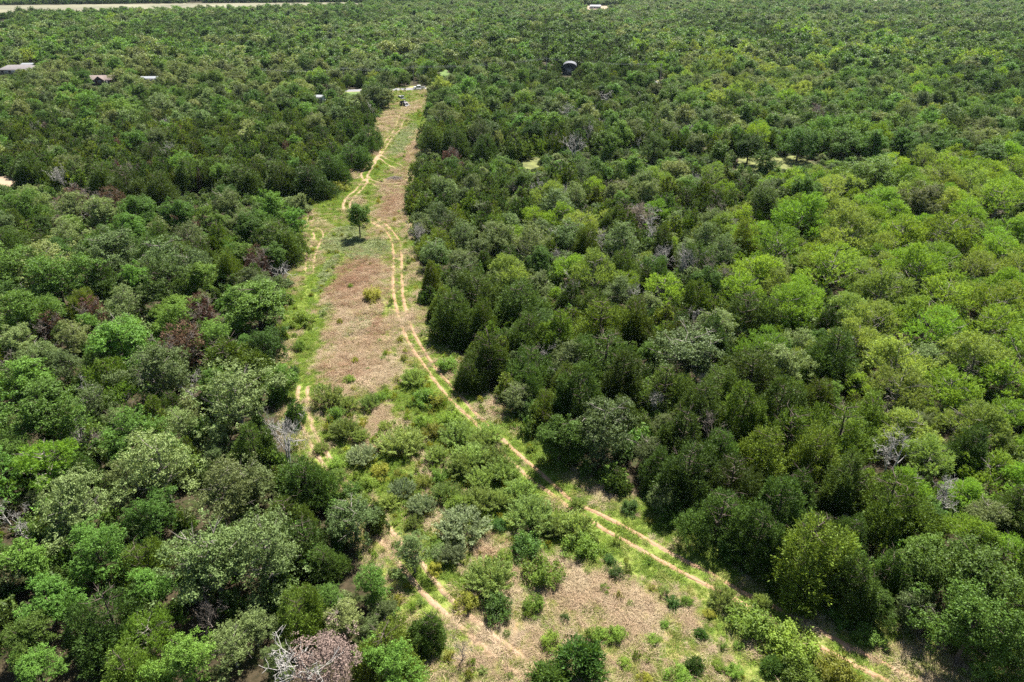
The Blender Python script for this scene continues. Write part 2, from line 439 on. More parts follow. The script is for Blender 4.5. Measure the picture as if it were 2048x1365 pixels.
# ------------------------------------------------------------------ the ground: one sheet, fine inside the clearing
def build_ground():
    ys = np.concatenate([[-3000, -400, -60, 20], np.arange(44, 130, 0.3), np.arange(130, 230, 0.5), np.arange(230, Y_CLEAR1 + 6, 1.0),
                         Y_CLEAR1 + 8 + np.cumsum(np.geomspace(4, 400, 24)), [9000, 16000]])
    nc = 120
    u = np.linspace(0, 1, nc)
    rows = []
    for y in ys:
        l, r = clear_edges(np.clip(y, Y_CLEAR0, Y_CLEAR1))
        l -= 4; r += 4
        rows.append(np.concatenate([[-16000, -1500, -500, l - 60], l + (r - l) * u, [r + 60, 500 if r + 60 < 450 else r + 200, 1500, 16000]]))
    X = np.array(rows); Y = np.repeat(ys[:, None], X.shape[1], 1)
    nr, ncol = X.shape
    x, y = X.ravel(), Y.ravel()
    z = (vnoise(x, y, 2.2, 5) - 0.5) * 0.10 + (vnoise(x, y, 0.8, 6) - 0.5) * 0.06
    idx = np.arange(nr * ncol).reshape(nr, ncol)
    f = np.stack([idx[:-1, :-1], idx[:-1, 1:], idx[1:, 1:], idx[1:, :-1]], -1).reshape(-1, 4)
    me = mesh_from('ground', np.stack([x, y, z], 1), f.ravel(), np.full(len(f), 4), smooth=True)
    l, r = clear_edges(np.clip(y, Y_CLEAR0, Y_CLEAR1))
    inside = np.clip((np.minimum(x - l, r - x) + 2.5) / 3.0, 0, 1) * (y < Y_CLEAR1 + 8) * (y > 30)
    cv = cover(x, y)
    dirt = rut_dist(x, y) * (inside > 0)
    for nm, val in (('inside', inside), ('dry', cv['dry']), ('green', np.maximum(cv['green'], cv['weed'] * 0.7)), ('rust', cv['rust']), ('dirt', dirt)):
        a = me.attributes.new(nm, 'FLOAT', 'POINT')
        a.data.foreach_set('value', val.astype(np.float32))
    m, t = nt('ground_soil_and_grass')
    N = t.nodes.new
    out = N('ShaderNodeOutputMaterial'); p = N('ShaderNodeBsdfPrincipled')
    p.inputs['Roughness'].default_value = 0.95; p.inputs['Specular IOR Level'].default_value = 0.15
    geo = N('ShaderNodeNewGeometry')

    def noise(s, det=6, r=0.6):
        n = N('ShaderNodeTexNoise'); n.inputs['Scale'].default_value = s; n.inputs['Detail'].default_value = det; n.inputs['Roughness'].default_value = r
        lk(t, geo.outputs['Position'], n.inputs['Vector'])
        return n.outputs['Fac']

    def attr(n):
        a = N('ShaderNodeAttribute'); a.attribute_name = n
        return a.outputs['Fac']

    def math_(op, a, b):
        n = N('ShaderNodeMath'); n.operation = op
        for i, q in enumerate((a, b)):
            if isinstance(q, (int, float)):
                n.inputs[i].default_value = q
            else:
                lk(t, q, n.inputs[i])
        return n.outputs[0]

    def ramp(src, lo, hi):
        n = N('ShaderNodeMapRange'); n.interpolation_type = 'SMOOTHSTEP'
        n.inputs['From Min'].default_value = lo; n.inputs['From Max'].default_value = hi
        lk(t, src, n.inputs['Value'])
        return n.outputs[0]

    def mixc(fac, a, b):
        n = N('ShaderNodeMix'); n.data_type = 'RGBA'
        lk(t, fac, n.inputs[0])
        for i, q in ((6, a), (7, b)):
            if isinstance(q, tuple):
                n.inputs[i].default_value = (*q, 1)
            else:
                lk(t, q, n.inputs[i])
        return n.outputs[2]
    n1, n2, n3 = noise(0.35), noise(1.6), noise(7.0, 8, 0.7)
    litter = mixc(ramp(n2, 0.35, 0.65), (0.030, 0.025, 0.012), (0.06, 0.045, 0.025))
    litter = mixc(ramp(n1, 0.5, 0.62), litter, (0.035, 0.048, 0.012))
    drycol = mixc(ramp(n3, 0.3, 0.7), (0.25, 0.165, 0.088), (0.34, 0.23, 0.125))
    drycol = mixc(ramp(math_('ADD', attr('rust'), math_('MULTIPLY', n2, 0.6)), 0.55, 1.1), drycol, (0.21, 0.112, 0.06))
    grcol = mixc(ramp(n3, 0.3, 0.7), (0.115, 0.150, 0.027), (0.225, 0.265, 0.058))
    balance = math_('ADD', math_('ADD', math_('SUBTRACT', attr('green'), attr('dry')), 0.32), math_('MULTIPLY', math_('SUBTRACT', math_('ADD', math_('MULTIPLY', n2, 0.5), math_('MULTIPLY', n1, 0.5)), 0.5), 3.0))
    grass = mixc(ramp(balance, -0.75, 0.7), drycol, grcol)
    dirtcol = mixc(ramp(n3, 0.3, 0.7), (0.215, 0.145, 0.086), (0.31, 0.22, 0.138))
    grass = mixc(ramp(math_('ADD', attr('dirt'), math_('MULTIPLY', math_('SUBTRACT', n3, 0.5), 0.9)), 0.35, 0.75), grass, dirtcol)
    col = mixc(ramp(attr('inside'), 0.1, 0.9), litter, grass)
    lk(t, col, p.inputs['Base Color'])
    b = N('ShaderNodeBump'); b.inputs['Strength'].default_value = 0.7; b.inputs['Distance'].default_value = 0.12
    lk(t, n3, b.inputs['Height']); lk(t, b.outputs[0], p.inputs['Normal'])
    lk(t, p.outputs[0], out.inputs['Surface'])
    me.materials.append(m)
    return struct(obj('ground', me))


build_ground()

# wheel ruts of bare sandy soil
def soil_mat(name, c0, c1):
    m, t = nt(name)
    N = t.nodes.new
    out = N('ShaderNodeOutputMaterial'); p = N('ShaderNodeBsdfPrincipled'); geo = N('ShaderNodeNewGeometry')
    n = N('ShaderNodeTexNoise'); n.inputs['Scale'].default_value = 2.5; n.inputs['Detail'].default_value = 8; n.inputs['Roughness'].default_value = 0.65
    lk(t, geo.outputs['Position'], n.inputs['Vector'])
    r = N('ShaderNodeValToRGB'); r.color_ramp.elements[0].color = (*c0, 1); r.color_ramp.elements[1].color = (*c1, 1)
    r.color_ramp.elements[0].position = 0.3; r.color_ramp.elements[1].position = 0.7
    lk(t, n.outputs['Fac'], r.inputs[0]); lk(t, r.outputs[0], p.inputs['Base Color'])
    p.inputs['Roughness'].default_value = 0.95; p.inputs['Specular IOR Level'].default_value = 0.1
    b = N('ShaderNodeBump'); b.inputs['Strength'].default_value = 0.6; b.inputs['Distance'].default_value = 0.08
    lk(t, n.outputs['Fac'], b.inputs['Height']); lk(t, b.outputs[0], p.inputs['Normal'])
    lk(t, p.outputs[0], out.inputs['Surface'])
    return m


M['soil'] = soil_mat('sandy_soil', (0.235, 0.155, 0.092), (0.34, 0.24, 0.15))
M['soil_red'] = soil_mat('red_sandy_soil', (0.26, 0.15, 0.084), (0.36, 0.23, 0.138))


def build_tracks():
    for k, lines in RUT_LINES.items():
        if k.startswith('faint'):
            continue
        buf = Buf()
        for li, C in enumerate(lines):
            d = unit(np.gradient(C, axis=0)); nrm = np.stack([-d[:, 1], d[:, 0]], 1)
            s = np.arange(len(C)) * 0.35
            w = RUT_W[k] * (0.45 + 0.7 * vnoise(s, s * 0 + li * 9, 1.3, 3) + 0.45 * vnoise(s, s * 0 + li * 4, 9.0, 13))
            lift = 0.040 + 0.13 * (vnoise(s, s * 0 + li * 5, 5.0, 8) - 0.40) + 0.06 * (vnoise(s, s * 0 + li * 5, 1.1, 18) - 0.5)
            lift = np.minimum(lift, 0.05) - (0.03 if k in ('loop', 'brush_pile') else 0.0)
            offs = np.array([-0.62, -0.42, 0, 0.42, 0.62])
            zz = np.array([-0.12, 0.012, 0.022, 0.012, -0.12])
            v = np.zeros((len(C), 5, 3))
            for j in range(5):
                wig = 0.12 * (vnoise(s, s * 0 + j * 3.3 + li * 7, 0.5, 4) - 0.5)
                v[:, j, :2] = C + nrm * (offs[j] * w + wig)[:, None]
                v[:, j, 2] = zz[j] + lift + 0.05 * (vnoise(v[:, j, 0], v[:, j, 1], 0.6, 7) - 0.5)
            i = np.arange((len(C) - 1) * 5).reshape(-1, 5)
            f = np.stack([i[:, :4], i[:, 1:], i[:, 1:] + 5, i[:, :4] + 5], -1).reshape(-1, 4)
            buf.add(v.reshape(-1, 3), f)
        me = buf.mesh('dirt_track', [M['soil_red'] if k == 'right' else M['soil']], smooth=True)
        struct(obj('dirt_track', me))


build_tracks()

# road across the far end of the clearing
RA, RB = at(560, 186)[:2], at(852, 178)[:2]
RD = (RB - RA) / np.linalg.norm(RB - RA); RN = np.array([-RD[1], RD[0]])
ROAD0, ROAD1 = RA - RD * 420, RB + RD * 520


def road_dist(x, y):
    return (x - RA[0]) * RN[0] + (y - RA[1]) * RN[1]


def strip(name, a, b, lo, hi, z, mat, n=60):
    buf = Buf()
    q = np.linspace(0, 1, n)[:, None]
    c = a + (b - a) * q
    v = np.zeros((n, 2, 3))
    v[:, 0, :2] = c + RN * lo; v[:, 1, :2] = c + RN * hi
    v[..., 2] = z
    i = np.arange(n - 1) * 2
    buf.add(v.reshape(-1, 3), np.stack([i, i + 1, i + 3, i + 2], 1)[:, ::-1])
    return obj(name, buf.mesh(name, [mat]))


M['asphalt'] = plain_mat('worn_asphalt', (0.17, 0.165, 0.165), rough=0.9, noise=0.2, scale=0.6)
M['verge'] = plain_mat('verge_grass', (0.22, 0.20, 0.08), rough=0.95, noise=0.5, scale=0.25)
struct(strip('verge', ROAD0, ROAD1, -5.5, 6.5, 0.09, M['verge']))
struct(strip('road', ROAD0, ROAD1, -3.4, 3.4, 0.13, M['asphalt']))


def patch(name, pts, z, mat, wob=0.0):
    """a flat sheet of other ground, outline given in survey pixels"""
    P = [at(*p)[:2] for p in pts]
    Q = []
    for i in range(len(P)):
        a, b = P[i], P[(i + 1) % len(P)]
        n = max(2, int(np.linalg.norm(b - a) / 6))
        for q in range(min(n, 60)):
            c = a + (b - a) * q / min(n, 60)
            Q.append(c + rng.normal(size=2) * wob)
    me = bpy.data.meshes.new(name)
    me.from_pydata([(p[0], p[1], z) for p in Q], [], [list(range(len(Q)))])
    me.materials.append(mat)
    me.update()
    if me.polygons[0].normal.z < 0:
        me.flip_normals()
    return struct(obj(name, me)), np.array(P)


M['field'] = plain_mat('hay_field', (0.155, 0.145, 0.088), rough=0.95, noise=0.35, scale=0.015)
M['meadow'] = plain_mat('meadow_grass', (0.115, 0.125, 0.032), rough=0.95, noise=0.6, scale=0.35)
M['sand_yard'] = plain_mat('sandy_yard', (0.27, 0.20, 0.13), rough=0.95, noise=0.3, scale=0.15)
M['lawn'] = plain_mat('mown_lawn', (0.085, 0.135, 0.028), rough=0.95, noise=0.5, scale=0.3)
PATCHES = []
for nm, pts, mat, wob in (
        ('field', [(-60, 41), (90, 34), (300, 31), (480, 27), (600, 22), (760, 15), (700, 5), (600, 6), (300, 8), (0, 11), (-60, 11)], 'field', 3.0),
        ('field', [(-20, 58), (30, 55), (42, 44), (-20, 42)], 'field', 2.0),
        ('field', [(1690, 14), (1870, 12), (1880, 0), (1690, 0)], 'field', 2.0),
        ('field', [(1570, 37), (1640, 38), (1730, 37), (1725, 27), (1640, 26), (1590, 31)], 'sand_yard', 2.0),
        ('yard', [(1155, 24), (1250, 24), (1240, 12), (1160, 12)], 'sand_yard', 2.0),
        ('meadow', [(1036, 341), (1060, 345), (1078, 336), (1084, 322), (1070, 313), (1050, 317)], 'meadow', 0.5),
        ('meadow', [(1462, 348), (1590, 346), (1640, 332), (1600, 312), (1480, 312)], 'meadow', 0.7),
        ('meadow', [(884, 154), (893, 156), (899, 148), (896, 140), (888, 138), (882, 146)], 'lawn', 0.5),
        ('meadow', [(690, 200), (722, 198), (722, 184), (690, 186)], 'lawn', 0.5),
        ('yard', [(640, 212), (652, 212), (655, 190), (645, 190)], 'lawn', 0.3),
        ('path', [(-30, 382), (18, 376), (34, 366), (20, 352), (-30, 350)], 'sand_yard', 0.5)):
    PATCHES.append(patch(nm, pts, 0.10, M[mat], wob)[1])


# ------------------------------------------------------------------ plant prototypes
def limbs(buf, r, base_h, top, spread, n, r0, mi=0, sides=5, sub=2):
    """a tapered trunk with limbs"""
    lean = r.normal(size=2) * 0.25
    zs = np.linspace(-0.3, top, 7)
    pts = np.stack([lean[0] * (np.maximum(zs, 0) / top) ** 1.3 + r.normal(size=7) * 0.06, lean[1] * (np.maximum(zs, 0) / top) ** 1.3 + r.normal(size=7) * 0.06, zs], 1)
    tube(buf, pts, r0 * np.linspace(1.15, 0.22, 7), sides + 1, mi)
    for i in range(n):
        h = base_h + (top - base_h) * (i + r.random() * 0.6) / n
        a = i * 2.4 + r.random()
        L = spread * (1.0 - 0.45 * (h / top)) * r.uniform(0.75, 1.1)
        p0 = np.array([np.interp(h, zs, pts[:, 0]), np.interp(h, zs, pts[:, 1]), h])
        q = np.linspace(0, 1, 5)[:, None]
        d = np.array([math.cos(a), math.sin(a), 0.0])
        P = p0 + d * L * q + np.array([0, 0, 1]) * (L * r.uniform(0.35, 0.8)) * q ** 1.3 + r.normal(size=(5, 3)) * 0.08 * q
        tube(buf, P, r0 * 0.42 * np.linspace(1, 0.2, 5), sides - 1, mi)
        for s in range(sub + 1):
            k = r.uniform(0.35, 0.95)
            s0 = np.array([np.interp(k, q[:, 0], P[:, j]) for j in range(3)])
            dd = unit(d + r.normal(size=3) * 0.7); dd[2] = abs(dd[2]) + 0.2
            S = s0 + dd * (L * 0.5) * np.linspace(0, 1, 4)[:, None]
            tube(buf, S, r0 * 0.2 * np.linspace(1, 0.25, 4), 3, mi)


def crown_oak(seed, R=4.6, H=9.0, nl=60, total=24000, L=0.10, base=0.12, flat=0.85, upb=0.25, cl=13, ragged=0.2):
    """irregular crown: lobes made of leafy twigs made of leaves; returns a Buf"""
    r = np.random.default_rng(seed)
    buf = Buf()
    cz = H * (base + (1 - base) * 0.46); hz = H * (1 - base) * 0.5
    d = sphere_dirs(nl, r, 0.28)
    rr = r.uniform(0.35, 0.95, nl)
    az = np.arctan2(d[:, 1], d[:, 0])
    asym = 1 + ragged * np.sin(az * 2 + r.random() * 6) + ragged * 0.8 * np.sin(az * 3 + r.random() * 6)
    rise = 1 + ragged * 0.7 * np.sin(az + r.random() * 6)
    rl = r.uniform(0.10, 0.27, nl) * R
    stray = r.random(nl) < 0.16
    rr = np.where(stray, r.uniform(0.95, 1.15, nl), rr); rl = np.where(stray, rl * 0.6, rl)
    c = np.stack([d[:, 0] * rr * R * 0.84 * asym, d[:, 1] * rr * R * 0.84 * asym, cz + d[:, 2] * rr * hz * 0.92 * rise], 1)
    c[:, 2] = np.maximum(c[:, 2], H * base * 0.8)
    num = total * rl ** 2 / (rl ** 2).sum() * r.uniform(0.5, 1.4, nl)
    for i in range(nl):
        m = max(int(num[i]) // cl, 3)                         # leafy twigs of this lobe, then the leaves of each twig
        e = sphere_dirs(m, r, upb)
        q = rl[i] * r.uniform(0.3, 1.2, m) ** 0.65 * np.where(r.random(m) < 0.14, 1.3, 1.0)
        t = c[i] + e * q[:, None] * np.array([1, 1, flat])
        E = np.repeat(e, cl, 0); T = np.repeat(t, cl, 0); tone = np.repeat(r.random(m), cl)
        k = len(T)
        sg = L * 1.35
        p = T + r.normal(size=(k, 3)) * np.array([sg, sg, sg * 0.6]) + E * (r.random(k) * sg)[:, None]
        nrm = unit(E * 0.5 + r.normal(size=(k, 3)) * 0.65 + np.array([0, 0, 0.4]))
        tang = np.cross(nrm, r.normal(size=(k, 3)))
        leaves(buf, p, nrm, tang, L * r.uniform(0.6, 1.35, k), L * 0.6 * r.uniform(0.7, 1.3, k), 0, r, tone)
    return buf


def crown_mesquite(seed, R=5.0, H=8.0, nl=60, total=24000, L=0.13, cl=14, ragged=0.2):
    """broad spreading feathery crown in flattened sprays"""
    r = np.random.default_rng(seed)
    buf = Buf()
    ph = r.random(3) * 6
    for i in range(nl):
        a = r.random() * 6.283
        edge = 1 + ragged * math.sin(2 * a + ph[0]) + ragged * 0.7 * math.sin(3 * a + ph[1])
        rad = R * 0.9 * math.sqrt(r.random()) * edge
        zt = H * (0.93 - 0.40 * (rad / R) ** 2 + 0.12 * math.sin(a + ph[2])) - r.random() ** 1.5 * H * 0.45
        c = np.array([rad * math.cos(a), rad * math.sin(a), max(zt, H * 0.15)])
        sx = R * r.uniform(0.12, 0.27)
        n = int(total / nl * (sx / (0.2 * R)) ** 2)
        m = max(n // cl, 3)
        e = sphere_dirs(m, r, 0.4)
        t = c + e * (r.uniform(0.3, 1.2, m) ** 0.6)[:, None] * np.array([sx, sx, sx * 0.65])
        d = unit(np.array([math.cos(a), math.sin(a), 0.7]) * 0.8 + e + r.normal(size=(m, 3)) * 0.3)
        T = np.repeat(t, cl, 0); D = np.repeat(d, cl, 0); tone = np.repeat(r.random(m), cl)
        k = len(T)
        p = T + D * (r.uniform(-0.5, 1.0, k) * L * 3.0)[:, None] + r.normal(size=(k, 3)) * L * 0.6
        tang = unit(D + r.normal(size=(k, 3)) * 0.5)
        nrm = unit(np.cross(tang, r.normal(size=(k, 3))) + np.array([0, 0, 0.35]))
        leaves(buf, p, nrm, tang, L * r.uniform(0.6, 1.25, k), L * 0.36 * r.uniform(0.7, 1.3, k), 0, r, tone)
    return buf


def crown_juniper(seed, R=2.9, H=9.0, tips=900, per=12, L=0.30, keep=1.0, peaks=4):
    """ragged pyramid of upswept needle sprays with several leaders"""
    r = np.random.default_rng(seed)
    buf = Buf()
    pk = [(0, 0, H, R * 0.85)]
    for i in range(peaks - 1):
        a = r.random() * 6.283; q = R * r.uniform(0.4, 0.85)
        pk.append((q * math.cos(a), q * math.sin(a), H * r.uniform(0.5, 0.95), R * r.uniform(0.38, 0.68)))
    for bx, by, h, rad in pk:
        n = int(tips * (rad * h) / sum(p[2] * p[3] for p in pk))
        u = 1 - np.sqrt(1 - r.random(n) * 0.97)                # more tips low down
        u = np.clip(u, 0, 0.985)
        z = h * (0.07 + 0.93 * u)
        prof = np.clip((1 - u) ** 0.9 * (0.55 + 1.5 * np.minimum(u + 0.12, 0.35)), 0.02, 1.2)
        a = r.random(n) * 6.283
        lump = 0.55 + 0.85 * vnoise(np.cos(a) * 2 + bx, np.sin(a) * 2 + z * 0.9, 0.5, seed % 11)
        q = rad * prof * lump * r.uniform(0.45, 1.05, n) ** 0.5
        c = np.stack([bx + q * np.cos(a), by + q * np.sin(a), z], 1)
        out_ = np.stack([np.cos(a), np.sin(a), 0.75 + 0.9 * u], 1)
        if keep < 1:
            c = c[r.random(n) < keep]; out_ = out_[:len(c)]
        m = len(c)
        if m == 0:
            continue
        C = np.repeat(c, per, 0); O = np.repeat(unit(out_), per, 0)
        k = m * per
        tang = unit(O + r.normal(size=(k, 3)) * 0.42)
        P = C + tang * r.uniform(0.0, 0.42, k)[:, None] + r.normal(size=(k, 3)) * 0.09
        nrm = unit(np.cross(tang, r.normal(size=(k, 3))) + np.array([0, 0, 0.25]))
        leaves(buf, P, nrm, tang, L * r.uniform(0.55, 1.25, k), L * 0.30 * r.uniform(0.6, 1.3, k), 0, r, np.repeat(r.random(m), per))
    return buf


def branches_dead(seed, H=8.0, R=3.0, depth=5, r0=0.16, up=0.25, thin=1.0):
    """bare branching tree"""
    r = np.random.default_rng(seed)
    buf = Buf()

    def grow(p, d, L, rad, dep):
        n = 4 if dep > 1 else 3
        pts = [p]
        for i in range(n - 1):
            d = unit(d + r.normal(size=3) * 0.16 + np.array([0, 0, 0.05]))
            pts.append(pts[-1] + d * L / (n - 1))
        tube(buf, pts, np.linspace(rad, rad * 0.62, n), 5 if dep > 3 else 3, 0)
        if dep == 0:
            return
        k = r.integers(2, 5) if dep > 1 else r.integers(1, 4)
        for i in range(k):
            q = r.uniform(0.3, 1.0)
            s = pts[0] + (pts[-1] - pts[0]) * q
            s = np.array([np.interp(q, np.linspace(0, 1, n), np.array(pts)[:, j]) for j in range(3)])
            dd = unit(d + r.normal(size=3) * 0.75 + np.array([0, 0, up]))
            grow(s, dd, L * r.uniform(0.5, 0.78), max(rad * r.uniform(0.42, 0.6), 0.021 * thin), dep - 1)
    stems = r.integers(1, 3)
    for s in range(stems):
        grow(np.array([r.normal() * 0.15, r.normal() * 0.15, -0.2]), unit(np.array([r.normal() * 0.25, r.normal() * 0.25, 1.0])), H * 0.48, r0, depth)
    return buf


def shrub_willow(seed, R=1.5, H=2.6, stems=90, per=66, L=0.10):
    """upright wispy stems fanning from the base, narrow leaves"""
    r = np.random.default_rng(seed)
    buf = Buf()
    for i in range(stems):
        a = r.random() * 6.283; t = r.random() ** 0.6
        top = np.array([math.cos(a) * R * t, math.sin(a) * R * t, H * (1.0 - 0.42 * t * t) * r.uniform(0.72, 1.08)])
        q = np.linspace(0, 1, 4)[:, None]
        base = np.array([r.normal() * R * 0.12, r.normal() * R * 0.12, -0.05])
        P = base * (1 - q) + top * q + np.array([math.cos(a), math.sin(a), 0]) * (np.sin(q * np.pi) * 0.12 * R)
        if i % 2 == 0:
            tube(buf, P, [0.022, 0.016, 0.011, 0.006], 3, 1)
        k = r.uniform(0.38, 1.02, per) ** 0.85
        c = np.stack([np.interp(k, q[:, 0], P[:, j]) for j in range(3)], 1) + r.normal(size=(per, 3)) * 0.06
        d = unit(P[-1] - P[1])
        tang = unit(d + r.normal(size=(per, 3)) * 0.4)
        nrm = unit(np.cross(tang, r.normal(size=(per, 3))))
        leaves(buf, c, nrm, tang, L * r.uniform(0.6, 1.3, per), L * 0.24 * r.uniform(0.7, 1.3, per), 0, r, np.full(per, r.random()))
    return buf


def shrub_leafy(seed, R=1.4, H=2.2, stems=46, per=70, L=0.075):
    """ragged bush of many leafy shoots"""
    r = np.random.default_rng(seed)
    buf = Buf()
    ph = r.random(2) * 6
    for i in range(stems):
        a = r.random() * 6.283
        q = R * math.sqrt(r.random()) * (1 + 0.25 * math.sin(2 * a + ph[0]) + 0.15 * math.sin(3 * a + ph[1]))
        h = H * (1 - 0.55 * min(q / R, 1.2) ** 2) * r.uniform(0.55, 1.15)
        top = np.array([q * math.cos(a), q * math.sin(a), max(h, 0.15)])
        b0 = np.array([q * math.cos(a) * 0.45, q * math.sin(a) * 0.45, -0.04])
        if i % 3 == 0:
            tube(buf, [b0, (b0 + top) * 0.5 + r.normal(size=3) * 0.05, top], [0.022, 0.014, 0.006], 3, 1)
        k = r.random(per) ** 0.6
        sp = 0.17 * R * (1.15 - 0.75 * k)
        p = b0 + (top - b0) * k[:, None] + r.normal(size=(per, 3)) * sp[:, None]
        p[:, 2] = np.maximum(p[:, 2], 0.02)
        d = unit(top - b0)
        nrm = unit(d * 0.2 + r.normal(size=(per, 3)) * 0.7 + np.array([0, 0, 0.45]))
        leaves(buf, p, nrm, np.cross(nrm, r.normal(size=(per, 3))), L * r.uniform(0.6, 1.4, per), L * 0.58, 0, r, np.full(per, r.random()))
    return buf


def tuft(seed, n, Lr, W, lean, curl=0.35):
    r = np.random.default_rng(seed)
    buf = Buf()
    lay = r.normal(size=2) * lean
    for i in range(n):
        a = r.random() * 6.283
        d = unit(np.array([math.cos(a) * 0.6 + lay[0], math.sin(a) * 0.6 + lay[1], r.uniform(0.35, 1.0)]))
        L = r.uniform(*Lr)
        b = np.array([r.normal() * 0.2, r.normal() * 0.2, -0.03])
        s = unit(np.cross(d, np.array([0.1, 0.2, 1.0]) + r.normal(size=3) * 0.5)) * W * r.uniform(0.6, 1.3)
        m = b + d * L * 0.55
        e = b + d * L + np.array([d[0], d[1], 0]) * L * curl - np.array([0, 0, L * curl * 0.8])
        e[2] = max(e[2], 0.02)
        buf.add([b - s, b + s, m + s * 0.8, m - s * 0.8, e], [(0, 1, 2, 3)], 0, r.random(1))
        buf.add([m - s * 0.8, m + s * 0.8, e], [(0, 1, 2)], 0, r.random(1))
    return buf


def trunk_mesh(seed, H, spread, r0, n=7, base=0.25, mat='bark', sides=5):
    b = Buf()
    limbs(b, np.random.default_rng(seed), H * base, H * 0.85, spread, n, r0, 0, sides)
    return b.mesh('trunk', [M[mat]], smooth=True)


NV = {'O': 5, 'G': 5, 'E': 5, 'J': 6}
DIM = {'O': (4.6, 9.0), 'G': (4.2, 9.4), 'E': (5.0, 8.0), 'J': (2.9, 9.0)}
CROWN, TRUNK = {}, {}


def crown_for(kind, v, lod):
    s = 100 * 'OGEJ'.index(kind) + v
    R, H = DIM[kind]
    if kind == 'O':
        a = [dict(total=[25000, 17000, 24000, 13000, 20000][v]), dict(total=6500, L=0.20), dict(nl=30, total=1700, L=0.40)][lod]
        return crown_oak(s, R, H * (0.9 + 0.05 * v), ragged=0.12 + 0.05 * v, **a)
    if kind == 'G':
        a = [dict(total=[26000, 22000, 25000, 16000, 24000][v]), dict(total=6500, L=0.20), dict(nl=30, total=1700, L=0.40)][lod]
        return crown_oak(s, R * (0.9 + 0.06 * v), H * (0.9 + 0.04 * v), base=0.08, flat=0.95, upb=0.35, ragged=0.12 + 0.05 * (v * 2 % 5), **a)
    if kind == 'E':
        a = [dict(total=[26000, 19000, 25000, 15000, 23000][v]), dict(total=6500, L=0.25), dict(nl=30, total=1700, L=0.50)][lod]
        return crown_mesquite(s, R, H * (0.88 + 0.05 * v), ragged=0.12 + 0.04 * v, **a)
    a = [dict(tips=2500, per=12, L=0.15), dict(tips=640, per=11, L=0.30), dict(tips=150, per=10, L=0.62)][lod]
    return crown_juniper(s, R * (0.9 + 0.07 * v), H * (0.88 + 0.06 * (v * 3 % 5)), peaks=5 + v, **a)


for k, n in NV.items():
    for v in range(n):
        R, H = DIM[k]
        TRUNK[k, v] = trunk_mesh(900 + v + ord(k), H * 0.9, R * 0.8, {'O': 0.24, 'G': 0.22, 'E': 0.24, 'J': 0.17}[k], n=13, mat='bark_pale' if k in 'EO' else 'bark')
        for lod in (0, 1, 2):
            CROWN[k, v, lod] = crown_for(k, v, lod).mesh('crown', [M[k + '0']])
DEAD = [branches_dead(s, H=h, depth=5, r0=r0, up=u, thin=0.8).mesh('branches', [M['dead']]) for s, h, r0, u in
        ((31, 8.5, 0.17, 0.35), (37, 7.5, 0.15, 0.1), (43, 9.5, 0.16, 0.5), (57, 7.0, 0.14, 0.25))]
RED = [crown_juniper(700 + i, 3.0, 7.5, tips=1000, per=10, L=0.17, keep=0.6, peaks=3 + i).mesh('dead_needles', [M['R0']]) for i in range(2)]
PINK = [crown_oak(720 + i, R=3.0, H=6.8, nl=50, total=9000, L=0.065, base=0.15, cl=9).mesh('dead_needles', [M['R1']]) for i in range(2)]
REDTWIG = [branches_dead(760 + i, H=7.2, depth=5, r0=0.13, up=0.3).mesh('branches', [M['dead_dark']]) for i in range(2)]

